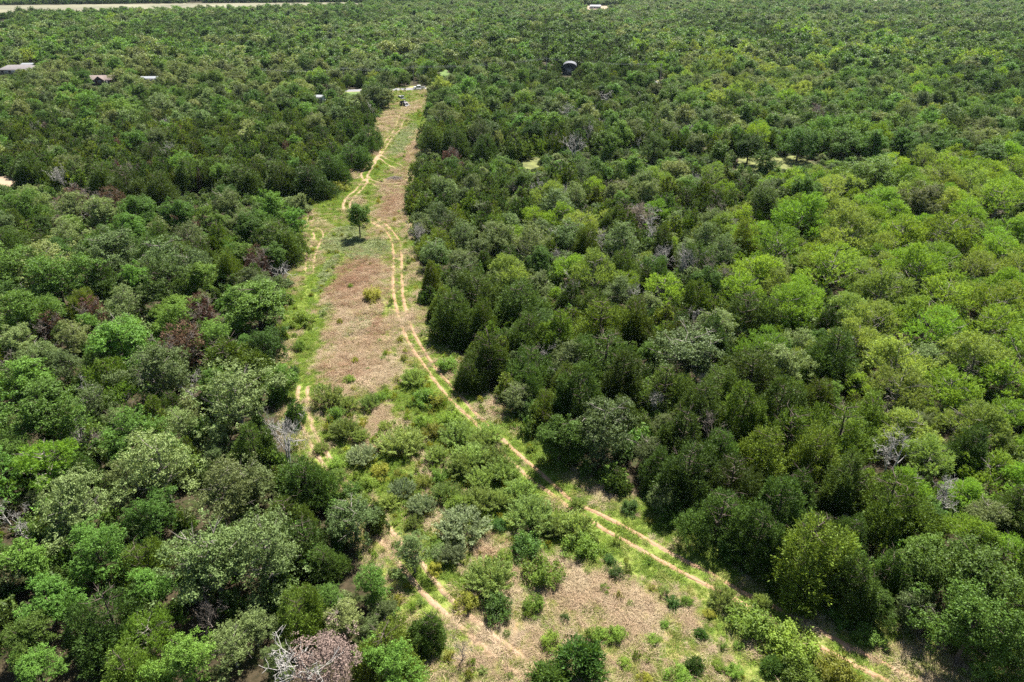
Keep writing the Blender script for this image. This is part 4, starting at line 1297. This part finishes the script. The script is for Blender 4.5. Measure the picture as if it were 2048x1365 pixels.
#PART2
# ------------------------------------------------------------------ shrubs of the clearing, each by itself
WIL = [shrub_willow(300 + i, stems=95 + 8 * i).mesh('foliage', [M['S_W'], M['bark']]) for i in range(4)]
LEA = [shrub_leafy(330 + i).mesh('foliage', [M['S_B'], M['bark']]) for i in range(4)]
CON = [crown_juniper(350 + i, 1.3, 2.6, tips=330, per=10, L=0.15, peaks=3).mesh('foliage', [M['S_D']]) for i in range(2)]
SHRUBS = """
656 798 72 W|693 808 46 W|671 828 42 B|690 862 62 W|739 806 46 W|827 757 56 W|851 797 52 B|900 842 52 B|847 840 40 B|803 890 98 W|724 914 62 S|698 755 26 B|893 728 46 B|915 872 72 W|976 872 60 W|940 921 82 W
988 921 70 W|802 978 56 S|843 1012 62 S|925 935 74 W|1004 945 74 W|891 989 66 W|918 1014 60 B|959 1002 70 W|925 1057 108 S|900 1108 62 S|1061 1036 112 W|996 1046 38 D|1054 1091 72 D|1156 1055 82 W|1160 1093 72 B
1153 1004 36 W|1231 1140 38 D|1221 1112 26 D|979 1160 102 W|1085 1146 86 B|1068 1208 56 B|993 1214 72 D|932 1202 52 Y|1102 1279 52 B|1197 1266 42 B|1156 1269 24 D|1153 1322 82 C|1092 1357 70 C|1446 1198 62 W
1508 1247 108 B|1586 1288 100 B|1590 1330 72 B|1542 1330 42 C|1391 1326 38 C|1357 1350 56 B|1470 1336 38 B|1436 1326 30 B|1678 1346 92 Y|1347 1198 34 D|1374 1198 30 B|1306 1273 32 B|1231 1263 46 B|1402 1260 24 C
1525 1199 42 W|744 590 44 Y|671 376 48 Y|603 640 54 B|640 770 26 B|870 800 44 Y|865 860 46 Y|760 790 30 B|875 910 52 W|960 960 66 W|1040 985 70 W|880 950 46 B|1000 1000 56 W|760 940 46 Y|850 960 40 Y|965 885 56 W|1110 1055 56 W|1010 1110 40 B
1062 822 58 G|1678 1226 62 G|1735 1266 60 G|1466 1097 84 G|1313 990 42 G|1343 1038 46 B|1260 1010 40 G|1120 905 56 B|1085 860 40 B|1560 1160 50 G|1620 1190 44 B|600 690 34 B|585 740 30 D|612 420 30 S|590 850 30 D
668 925 42 B|640 892 32 W|674 948 38 W|702 975 46 D|722 1002 46 B|1250 1320 30 B|1290 1350 34 Y|1200 1340 26 B|1480 1285 26 B|1620 1355 50 B|1130 1230 24 D|1330 1240 22 B|1260 1200 22 B|1420 1220 26 Y|880 1090 40 B|870 1130 34 Y|830 1040 40 W|780 1000 44 W|735 965 40 B|720 870 40 W|770 850 34 W
"""
SLOOK = {'W': 'wispy light green shrub', 'B': 'bright green leafy bush', 'S': 'silvery green shrub', 'D': 'dark green bush', 'Y': 'yellowish green shrub', 'C': 'dark juniper seedling', 'G': 'deep green bush'}
SMAT = {'W': 'S_W', 'B': 'S_B', 'S': 'S_S', 'D': 'S_D', 'Y': 'S_Y', 'C': 'S_D', 'G': 'G1'}


def shrub_zone(px, py):
    right = np.interp(py, [p[1] for p in RUTS['right'][1]], [p[0] for p in RUTS['right'][1]])
    left = np.interp(py, [p[1] for p in RUTS['left'][0]], [p[0] for p in RUTS['left'][0]]) if py > 775 else 0
    side = 'right of the right track' if px > right else 'left of the left track' if px < left else 'between the tracks'
    for lim, s in ((480, 'beyond the lone tree'), (640, 'below the lone tree'), (770, 'by the tan grass patch'), (830, 'at the thicket top'), (900, 'in the upper thicket'), (960, 'in the middle thicket'),
                   (1020, 'in the lower thicket'), (1100, 'at the thicket foot'), (1180, 'above the lower dry grass'), (1250, 'in the lower dry grass'), (1310, 'below the dry grass'), (9999, 'along the bottom edge')):
        if py < lim:
            return side, s


sh = []
for t_ in SHRUBS.replace('\n', '|').split('|'):
    if not t_.strip():
        continue
    a, b, w, k = t_.split()
    a, b, w = float(a), float(b), float(w)
    p = at(a, b, 0.9)
    f = p[1] * CP + (CAM_H - 0.9) * SP
    rad = w / 2 * f / FPX * 1.05
    sh.append((a, b, w, k, p, rad))
keys = {}
for i, (a, b, w, k, p, rad) in enumerate(sh):
    sz = 'large ' if rad > 2.4 else 'small ' if rad < 1.15 else ''
    keys.setdefault((sz + SLOOK[k], *shrub_zone(a, b)), []).append(i)
slabel = {}
for (look, side, depth), ids in keys.items():
    ids.sort(key=lambda i: sh[i][0])
    for n, i in enumerate(ids):
        slabel[i] = f'{look} {side} {depth}' + ('' if len(ids) == 1 else f', {ORD[n]} from left')
for i, (a, b, w, k, p, rad) in enumerate(sh):
    r = np.random.default_rng(6000 + i)
    root = obj('shrub', None, loc=(p[0], p[1], 0), rz=r.random() * 6.283)
    tag(root, slabel[i], 'shrub', 'shrubs of the clearing')
    if k in 'WS':
        me = WIL[i % 4]; s = rad / 1.5; hz = min(max(rad * 1.1, 0.9), 2.8) / 2.6
    elif k == 'C':
        me = CON[i % 2]; s = rad / 1.2; hz = min(max(rad * 1.7, 0.9), 4.0) / 2.6
    else:
        me = LEA[i % 4]; s = rad / 1.4; hz = min(max(rad * 1.15, 0.6), 2.7) / 2.2
    c = obj('foliage', me, root, scale=(s, s * r.uniform(0.88, 1.12), hz))
    use_mat(c, M[SMAT[k]])

# ------------------------------------------------------------------ the lone tree where the tracks fork
def lone_tree():
    b = at(721, 477)
    root = obj('oak_tree', None, loc=(b[0], b[1], 0))
    tag(root, 'lone small dark green tree with bare slim trunk standing in the clearing', 'tree')
    c = crown_oak(515, R=3.4, H=9.2, nl=44, total=12000, L=0.12, base=0.30, flat=0.95, upb=0.2).mesh('crown', [M['G1']])
    obj('crown', c, root)
    buf = Buf()
    limbs(buf, np.random.default_rng(9), 2.6, 8.2, 2.4, 9, 0.17)
    obj('trunk', buf.mesh('trunk', [M['bark']], smooth=True), root)


lone_tree()

# brush pile
def brush_pile():
    b = at(790, 360)
    r = np.random.default_rng(17)
    root = obj('brush_pile', None, loc=(b[0], b[1], 0))
    tag(root, 'low grey pile of cut branches on the sandy turnaround', 'brush pile')
    buf = Buf()
    for i in range(320):
        a = r.random() * 6.283; q = 2.1 * math.sqrt(r.random())
        c = np.array([q * math.cos(a) * 1.2, q * math.sin(a), r.uniform(0.05, 0.95) * (1 - (q / 2.3) ** 2) + 0.05])
        d = unit(np.array([r.normal(), r.normal(), r.normal() * 0.25])) * r.uniform(0.3, 1.1)
        e = c + d; s = c - d
        e[2] = max(e[2], 0.02); s[2] = max(s[2], 0.02)
        tube(buf, [s, c + r.normal(size=3) * 0.05, e], np.array([1, 0.8, 0.4]) * r.uniform(0.02, 0.06), 3, 0)
    o = obj('branches', buf.mesh('branches', [M['dead_dark']]), root)
    struct(o, 'stuff')


brush_pile()

# ------------------------------------------------------------------ vehicles at the far end
M['paint_white'] = plain_mat('white_paint', (0.62, 0.62, 0.62), rough=0.35, spec=0.5, noise=0.03, scale=2)
M['glass_dark'] = plain_mat('tinted_glass', (0.02, 0.025, 0.03), rough=0.08, spec=0.6, noise=0.02)
M['rubber'] = plain_mat('tyre_rubber', (0.018, 0.018, 0.018), rough=0.85, noise=0.1)
M['steel'] = plain_mat('bare_steel', (0.55, 0.55, 0.55), rough=0.35, metal=0.6, noise=0.15)
M['black'] = plain_mat('black_plastic', (0.02, 0.02, 0.02), rough=0.6, noise=0.1)
M['lamp'] = plain_mat('lamp_lens', (0.7, 0.7, 0.68), rough=0.15, noise=0.02)
M['lamp_red'] = plain_mat('red_lamp_lens', (0.45, 0.02, 0.02), rough=0.2, noise=0.02)
M['maroon'] = plain_mat('dark_machine_paint', (0.055, 0.030, 0.030), rough=0.45, noise=0.15)
M['pale_grey'] = plain_mat('pale_grey_paint', (0.45, 0.44, 0.44), rough=0.5, noise=0.12)


def part(name, parent, mat, *shapes, smooth=False):
    buf = Buf()
    for s in shapes:
        s(buf)
    return obj(name, buf.mesh(name, [M[mat]], smooth), parent)


def BX(lo, hi):
    return lambda b: box(b, lo, hi)


def PRISM(poly, y0, y1):
    """a side profile in x, z pulled across y"""
    def f(b):
        n = len(poly)
        v = [(p[0], y0, p[1]) for p in poly] + [(p[0], y1, p[1]) for p in poly]
        b.add(v, [(i, (i + 1) % n, (i + 1) % n + n, i + n) for i in range(n)])
        b.add(v[:n], [tuple(range(n))]); b.add(v[n:], [tuple(range(n))[::-1]])
    return f


def DISC(c, r, w, sides=18, inner=0.0):
    """a wheel shape with its axle along y"""
    def f(b):
        ang = np.linspace(0, 2 * np.pi, sides, endpoint=False)
        prof = [(r * 0.9, -w / 2), (r, -w * 0.3), (r, w * 0.3), (r * 0.9, w / 2)]
        v = [(c[0] + q * math.cos(a), c[1] + y, c[2] + q * math.sin(a)) for q, y in prof for a in ang]
        fs = []
        for k in range(3):
            for i in range(sides):
                j = (i + 1) % sides
                fs.append((k * sides + i, k * sides + j, (k + 1) * sides + j, (k + 1) * sides + i))
        b.add(v, fs)
        b.add(v[:sides], [tuple(range(sides))]); b.add(v[-sides:], [tuple(range(sides))[::-1]])
    return f


def wheel(parent, c, r, w, side):
    t = part('wheel', parent, 'rubber', DISC(c, r, w), smooth=False)
    part('rim', t, 'steel', DISC((c[0], c[1] + side * (w / 2), c[2]), r * 0.58, 0.05))
    return t


def pickup():
    b = at(838.5, 179.2)
    root = obj('pickup_truck', None, loc=(b[0], b[1], 0.14), rz=math.atan2(RD[1], RD[0]) + math.pi)      # nose to the left
    tag(root, 'white crew-cab pickup truck stopped on the far road', 'truck')
    hw = 0.97
    part('body', root, 'paint_white', PRISM([(-2.9, 0.55), (-2.9, 1.0), (-2.85, 1.25), (-0.75, 1.28), (1.45, 1.28), (2.55, 1.18), (2.85, 1.0), (2.88, 0.55)], -hw, hw))
    part('cab', root, 'paint_white', PRISM([(-0.95, 1.27), (-0.78, 1.82), (-0.55, 1.9), (0.75, 1.9), (0.95, 1.84), (1.6, 1.27)], -hw * 0.9, hw * 0.9))
    for s in (-1, 1):
        y0, y1 = (hw * 0.9 + 0.004, hw * 0.9 + 0.02) if s > 0 else (-hw * 0.9 - 0.02, -hw * 0.9 - 0.004)
        part('window', root, 'glass_dark', PRISM([(0.32, 1.36), (0.34, 1.80), (0.80, 1.80), (1.28, 1.36)], y0, y1))
        part('window', root, 'glass_dark', PRISM([(-0.72, 1.36), (-0.62, 1.80), (0.22, 1.80), (0.2, 1.36)], y0, y1))
        yy = s * hw
        part('door_handle', root, 'black', BX((0.25, min(yy, yy + s * 0.03), 1.08), (0.45, max(yy, yy + s * 0.03), 1.12)))
        part('mirror', root, 'black', BX((1.05, min(yy, yy + s * 0.22), 1.32), (1.2, max(yy, yy + s * 0.22), 1.52)))
    part('windshield', root, 'glass_dark', PRISM([(1.0, 1.84), (1.03, 1.84), (1.66, 1.30), (1.62, 1.30)], -hw * 0.82, hw * 0.82))
    part('bed', root, 'black', BX((-2.8, -hw * 0.85, 1.262), (-1.0, hw * 0.85, 1.30)))
    part('tailgate', root, 'paint_white', BX((-2.93, -hw * 0.92, 0.7), (-2.90, hw * 0.92, 1.34)))
    part('bumper', root, 'steel', BX((2.85, -hw, 0.5), (3.0, hw, 0.72)))
    part('bumper', root, 'steel', BX((-3.05, -hw, 0.5), (-2.92, hw, 0.68)))
    part('grille', root, 'black', BX((2.84, -0.55, 0.78), (2.91, 0.55, 1.05)))
    for s in (-1, 1):
        part('headlight', root, 'lamp', BX((2.80, s * 0.78 - 0.16, 0.82), (2.90, s * 0.78 + 0.16, 1.04)))
        part('tail_light', root, 'lamp_red', BX((-2.94, s * 0.9 - 0.06, 0.85), (-2.88, s * 0.9 + 0.06, 1.2)))
        wheel(root, (1.85, s * 0.86, 0.40), 0.40, 0.27, s)
        wheel(root, (-1.75, s * 0.86, 0.40), 0.40, 0.27, s)


def tractor():
    b = at(808, 212)
    root = obj('tractor', None, loc=(b[0], b[1], 0.03), rz=math.radians(-52), scale=(1.3, 1.3, 1.3))         # nose towards the drone
    tag(root, 'dark tractor with canopy and front loader parked at the end of the clearing', 'tractor')
    part('hood', root, 'maroon', PRISM([(0.3, 0.75), (0.3, 1.45), (1.7, 1.32), (1.85, 1.15), (1.85, 0.7)], -0.36, 0.36))
    part('chassis', root, 'black', BX((-1.1, -0.28, 0.5), (1.8, 0.28, 0.749)))
    part('exhaust', root, 'steel', lambda bb: tube(bb, [(0.9, 0.2, 1.3), (0.9, 0.2, 2.2)], [0.05, 0.05], 8))
    part('seat', root, 'black', BX((-0.75, -0.28, 0.95), (-0.25, 0.28, 1.05)), BX((-0.85, -0.28, 1.0), (-0.75, 0.28, 1.55)))
    part('steering_wheel', root, 'black', lambda bb: tube(bb, [(0.05 + 0.19 * math.cos(a) * 0.5, 0.19 * math.sin(a), 1.5 + 0.19 * math.cos(a) * 0.8) for a in np.linspace(0, 6.283, 13)], [0.02] * 13, 5))
    for s in (-1, 1):
        part('fender', root, 'maroon', PRISM([(-1.35, 1.05), (-1.2, 1.5), (-0.3, 1.55), (0.0, 1.2), (-0.1, 1.2), (-0.35, 1.45), (-1.15, 1.42), (-1.27, 1.05)], s * 0.62 - 0.2, s * 0.62 + 0.2))
        for x in (-0.95, 0.15):
            part('canopy_post', root, 'black', lambda bb, x=x, s=s: tube(bb, [(x, s * 0.55, 0.9), (x, s * 0.6, 2.42)], [0.04, 0.04], 6))
        wheel(root, (-0.7, s * 0.82, 0.72), 0.72, 0.42, s)
        wheel(root, (1.35, s * 0.68, 0.45), 0.45, 0.28, s)
        part('loader_arm', root, 'pale_grey', lambda bb, s=s: tube(bb, [(0.2, s * 0.5, 1.3), (1.2, s * 0.52, 1.42), (2.1, s * 0.52, 0.95), (2.55, s * 0.52, 0.42)], [0.08, 0.08, 0.08, 0.06], 6))
        part('headlight', root, 'lamp', BX((1.84, s * 0.22 - 0.07, 1.0), (1.88, s * 0.22 + 0.07, 1.12)))
    part('canopy', root, 'black', PRISM([(-1.15, 2.42), (-1.1, 2.52), (0.35, 2.52), (0.42, 2.42)], -0.75, 0.75))
    bk = part('bucket', root, 'pale_grey', PRISM([(2.5, 0.62), (2.47, 0.2), (2.6, 0.06), (3.15, 0.04), (3.15, 0.09), (2.66, 0.13), (2.56, 0.24), (2.56, 0.62)], -0.95, 0.95))
    for s in (-1, 1):
        part('bucket_side', bk, 'pale_grey', PRISM([(2.5, 0.62), (2.47, 0.2), (2.6, 0.06), (3.15, 0.04), (2.75, 0.6)], s * 0.965 - 0.013, s * 0.965 + 0.013))


def trailer():
    b = at(802, 196)
    root = obj('utility_trailer', None, loc=(b[0], b[1], 0.03), rz=math.radians(-62))
    tag(root, 'pale flat utility trailer standing behind the tractor', 'trailer')
    part('deck', root, 'pale_grey', BX((-1.9, -0.95, 0.62), (1.9, 0.95, 0.74)))
    part('tongue', root, 'black', lambda bb: (tube(bb, [(1.9, 0.6, 0.6), (3.1, 0, 0.55)], [0.05, 0.05], 5), tube(bb, [(1.9, -0.6, 0.6), (3.1, 0, 0.55)], [0.05, 0.05], 5)))
    part('headboard', root, 'pale_grey', BX((1.84, -0.95, 0.745), (1.9, 0.95, 1.3)))
    for s in (-1, 1):
        part('side_rail', root, 'steel', BX((-1.9, s * 0.93 - 0.03, 0.745), (1.835, s * 0.93 + 0.03, 1.0)))
        wheel(root, (-0.35, s * 1.1, 0.36), 0.36, 0.22, s)
        part('fender', root, 'black', PRISM([(-0.85, 0.62), (-0.75, 0.86), (0.05, 0.86), (0.15, 0.62), (0.1, 0.62), (0.0, 0.82), (-0.7, 0.82), (-0.8, 0.62)], s * 1.1 - 0.13, s * 1.1 + 0.13))


pickup(); tractor(); trailer()

# ------------------------------------------------------------------ houses among the trees
M['shingle'] = plain_mat('grey_brown_shingle', (0.15, 0.135, 0.13), rough=0.9, noise=0.2, scale=1.5)
M['shingle_red'] = plain_mat('red_brown_shingle', (0.15, 0.115, 0.10), rough=0.9, noise=0.2, scale=1.5)
M['wall_white'] = plain_mat('white_siding', (0.50, 0.50, 0.48), rough=0.7, noise=0.05, scale=1)
M['wall_dark'] = plain_mat('dark_red_siding', (0.075, 0.045, 0.045), rough=0.8, noise=0.15, scale=1)
M['metal_roof'] = plain_mat('pale_metal_roof', (0.19, 0.20, 0.205), rough=0.7, noise=0.08, scale=0.6)
M['dark_metal'] = plain_mat('dark_sheet_metal', (0.030, 0.032, 0.036), rough=0.5, noise=0.15, scale=0.6)
M['barn_roof'] = plain_mat('dull_barn_roof', (0.10, 0.10, 0.105), rough=0.6, noise=0.1, scale=0.6)
M['wood_door'] = plain_mat('painted_door', (0.25, 0.22, 0.19), rough=0.6, noise=0.1)


def house(name, label, cat, px, py, L, W, Hh, pitch, rz, wall, roof, gable=False, windows=3, hip=False, porch=False):
    b = at(px, py)
    root = obj(name, None, loc=(b[0], b[1], 0.0), rz=rz)
    tag(root, label, cat)
    hl, hw = L / 2, W / 2
    pk = Hh + hw * pitch
    def walls(bb):
        box(bb, (-hl, -hw, -0.1), (hl, hw, Hh))
        if not hip:
            for s in (-1, 1):
                x0, x1 = (s * hl - 0.1 * (s > 0), s * hl + 0.1 * (s < 0))
                PR = [(-hw, Hh + 0.002), (0, pk - 0.05), (hw, Hh + 0.002)]
                v = [(x0, p[0], p[1]) for p in PR] + [(x1, p[0], p[1]) for p in PR]
                bb.add(v, [(0, 1, 4, 3), (1, 2, 5, 4), (2, 0, 3, 5)]); bb.add(v[:3], [(0, 1, 2)]); bb.add(v[3:], [(2, 1, 0)])
    part('wall', root, wall, walls)
    o = 0.45
    def roofs(bb):
        ins = hw * 0.9 if hip else -o
        e = Hh - o * pitch
        for dz in (0.03, 0.18):
            v = [(-hl - o, -hw - o, e + dz), (hl + o, -hw - o, e + dz), (hl - ins, 0, pk + dz), (-hl + ins, 0, pk + dz), (-hl - o, hw + o, e + dz), (hl + o, hw + o, e + dz)]
            fs = [(0, 1, 2, 3), (5, 4, 3, 2)]
            bb.add(v, fs)
            if hip:
                bb.add(v, [(1, 5, 2), (4, 0, 3)])
        lo = [(-hl - o, -hw - o, e + .03), (hl + o, -hw - o, e + .03), (hl + o, hw + o, e + .03), (-hl - o, hw + o, e + .03)]
        bb.add(lo + [(p[0], p[1], p[2] + .15) for p in lo], [(0, 1, 5, 4), (2, 3, 7, 6)] + ([(1, 2, 6, 5), (3, 0, 4, 7)] if hip else []))
    rf = part('roof', root, roof, roofs)
    if gable:
        part('gable', rf, wall, PRISM([(-2.6, Hh - 0.3), (0.0, Hh + 1.55), (2.6, Hh - 0.3)], -hw - 1.5, -0.4))
        part('gable_roof', rf, roof, PRISM([(-3.1, Hh - 0.55), (0.0, Hh + 1.68), (3.1, Hh - 0.55), (3.1, Hh - 0.35), (0.0, Hh + 1.88), (-3.1, Hh - 0.35)], -hw - 1.7, -0.3))
        w = part('window', root, 'wall_white', BX((-1.0, -hw - 1.56, 0.9), (1.0, -hw - 1.505, 2.5)))
        for s in (-1, 1):
            part('pane', w, 'glass_dark', BX((s * 0.48 - 0.36, -hw - 1.59, 1.05), (s * 0.48 + 0.36, -hw - 1.565, 2.35)))
        part('gable_wall', root, wall, BX((-2.3, -hw - 1.5, -0.1), (2.3, -hw - 0.005, Hh - 0.3)))
        for x in (-2.2, 2.9, 4.2):
            part('porch_post', root, 'wall_white', BX((x - 0.08, -hw - 1.85, 0), (x + 0.08, -hw - 1.69, Hh - 0.4)))
    for i in range(windows):
        x = -hl + L * (i + 0.5) / windows
        if gable and abs(x) < 2.6:
            continue
        w = part('window', root, 'wall_white' if wall != 'wall_white' else 'wood_door', BX((x - 0.65, -hw - 0.05, 1.0), (x + 0.65, -hw - 0.004, 2.2)))
        part('pane', w, 'glass_dark', BX((x - 0.55, -hw - 0.08, 1.1), (x + 0.55, -hw - 0.055, 2.1)))
    x = hl * 0.35 + 0.9
    part('door', root, 'wood_door', BX((x - 0.45, -hw - 0.05, 0.0), (x + 0.45, -hw - 0.004, 2.05)))
    return root


house('house', 'long low house with grey hipped roof and pale walls at far left', 'house', 43, 147, 20.0, 9.0, 2.7, 0.42, math.radians(8), 'wall_white', 'shingle', windows=5, hip=True)
house('shed', 'dark shed with pale metal roof behind the long hipped-roof house', 'shed', 60, 137.5, 6.4, 4.5, 2.6, 0.22, math.radians(4), 'dark_metal', 'metal_roof', windows=1)
house('house', 'dark red house with front gable and white window among the trees', 'house', 209, 168.5, 12.5, 7.5, 2.8, 0.42, math.radians(4), 'wall_dark', 'shingle_red', gable=True, windows=3)
house('shed', 'pale-roofed outbuilding mostly hidden by trees, right of the dark red house', 'shed', 302, 166, 8.5, 5.0, 2.6, 0.25, math.radians(3), 'wall_white', 'metal_roof', windows=2)
house('shed', 'small white shed with pale roof left of the lawn by the road', 'shed', 641, 206, 3.8, 4.0, 2.9, 0.25, math.radians(-12), 'wall_white', 'metal_roof', windows=1)
house('farmhouse', 'far white-roofed farmhouse on a sandy yard near the horizon', 'house', 1190, 17.5, 15.0, 10.0, 3.2, 0.30, math.radians(5), 'wall_white', 'metal_roof', windows=4)


def barn():
    b = at(1139, 148)
    root = obj('barn', None, loc=(b[0], b[1], 0), rz=math.radians(-6))
    tag(root, 'dark arched metal barn rising among the trees behind the power line', 'barn')
    hw, Hh, L = 3.9, 4.6, 9.0
    prof = [(-hw, 0), (-hw, Hh)] + [(-hw * math.cos(a), Hh + 1.9 * math.sin(a)) for a in np.linspace(0.2, math.pi - 0.2, 9)] + [(hw, Hh), (hw, 0)]
    part('wall', root, 'dark_metal', PRISM(prof, -L / 2, L / 2))
    arc = [(-(hw + 0.12) * math.cos(a), Hh + 2.02 * math.sin(a)) for a in np.linspace(0, math.pi, 13)]
    inn = [(-(hw + 0.02) * math.cos(a), Hh + 1.93 * math.sin(a)) for a in np.linspace(math.pi, 0, 13)]
    def shell(bb):
        n = len(arc)
        for ring, fl in ((arc, 1), (inn[::-1], -1)):
            v = [(p[0], -L / 2 - 0.3, p[1]) for p in ring] + [(p[0], L / 2 + 0.3, p[1]) for p in ring]
            bb.add(v, [(i, i + 1, i + 1 + n, i + n) for i in range(n - 1)])
        v = [(p[0], -L / 2 - 0.3, p[1]) for p in arc] + [(p[0], -L / 2 - 0.3, p[1]) for p in inn[::-1]]
        bb.add(v, [(i, i + 1, i + 1 + n, i + n) for i in range(n - 1)])
    part('roof', root, 'barn_roof', shell)
    d = part('door', root, 'wood_door', BX((-1.4, -L / 2 - 0.06, 0), (1.4, -L / 2 - 0.004, 3.2)))
    part('door_track', d, 'steel', BX((-2.8, -L / 2 - 0.12, 3.22), (1.5, -L / 2 - 0.065, 3.34)))


barn()

# ------------------------------------------------------------------ power line along the road
M['pole_wood'] = plain_mat('weathered_pole', (0.27, 0.235, 0.20), rough=0.9, noise=0.25, scale=3)
M['porcelain'] = plain_mat('porcelain', (0.75, 0.75, 0.74), rough=0.25, noise=0.03)
M['wire'] = plain_mat('aluminium_wire', (0.42, 0.42, 0.42), rough=0.8, spec=0.1, noise=0.05)
POLES = []


def pole(px, py, H, label):
    b = at(px, py)
    rz = math.atan2(RD[1], RD[0]) + math.pi / 2
    root = obj('utility_pole', None, loc=(b[0], b[1], 0), rz=rz)
    tag(root, label, 'utility pole', 'utility poles along the road')
    part('pole', root, 'pole_wood', lambda bb: tube(bb, [(0, 0, -0.5), (0, 0, H * 0.5), (0, 0, H)], [0.19, 0.16, 0.12], 9), smooth=True)
    part('crossarm', root, 'pole_wood', BX((-1.2, -0.2, H - 0.75), (1.2, -0.1, H - 0.6)))
    tips = []
    for x in (-1.1, 0.0, 1.1):
        z = H + 0.02 if x == 0 else H - 0.6
        y = 0.0 if x == 0 else -0.15
        part('insulator', root, 'porcelain', lambda bb, x=x, y=y, z=z: tube(bb, [(x, y, z - 0.02), (x, y, z + 0.1), (x, y, z + 0.2), (x, y, z + 0.3)], [0.07, 0.1, 0.05, 0.08], 8))
        tips.append(np.array([b[0] + x * math.cos(rz) - y * math.sin(rz), b[1] + x * math.sin(rz) + y * math.cos(rz), z + 0.3]))
    POLES.append(tips)


pole(520, 176, 9.5, 'leftmost utility pole, beside the road among the trees')
pole(690, 174, 9.5, 'utility pole behind the lawn, left of the clearing end')
pole(828, 169, 9.0, 'slim utility pole just behind the white pickup truck')
pole(1092, 152, 9.6, 'utility pole left of the dark barn')
pole(1320, 163, 9.2, 'rightmost utility pole with crossarm, right of the dark barn')


def wire(a, b, sag, label):
    q = np.linspace(0, 1, 22)[:, None]
    p = a + (b - a) * q - np.array([0, 0, 1]) * (4 * sag * q * (1 - q))
    buf = Buf()
    tube(buf, p, np.full(22, 0.016), 5)
    o = obj('power_wire', buf.mesh('power_wire', [M['wire']]))
    tag(o, label, 'wire', 'power wires')


SPAN = ['between the two leftmost utility poles', 'from the lawn pole to the pickup pole', 'from the pickup pole to the barn pole', 'from the barn pole to the rightmost pole']
for i in range(4):
    for j, w in enumerate(('front crossarm', 'pole-top', 'rear crossarm')):
        wire(POLES[i][j], POLES[i + 1][j], 1.3, f'thin {w} power wire {SPAN[i]}')

# ------------------------------------------------------------------ summer haze
def haze():
    buf = Buf()
    box(buf, (-2600, -300, -2.0), (2600, 3200, 66.0))
    m, t = nt('summer_haze')
    out = t.nodes.new('ShaderNodeOutputMaterial')
    v = t.nodes.new('ShaderNodeVolumePrincipled')
    v.inputs['Color'].default_value = (0.66, 0.82, 1.0, 1)
    v.inputs['Density'].default_value = 0.000022
    v.inputs['Anisotropy'].default_value = 0.2
    lk(t, v.outputs[0], out.inputs['Volume'])
    me = buf.mesh('haze', [m])
    struct(obj('haze', me), 'stuff')


haze()
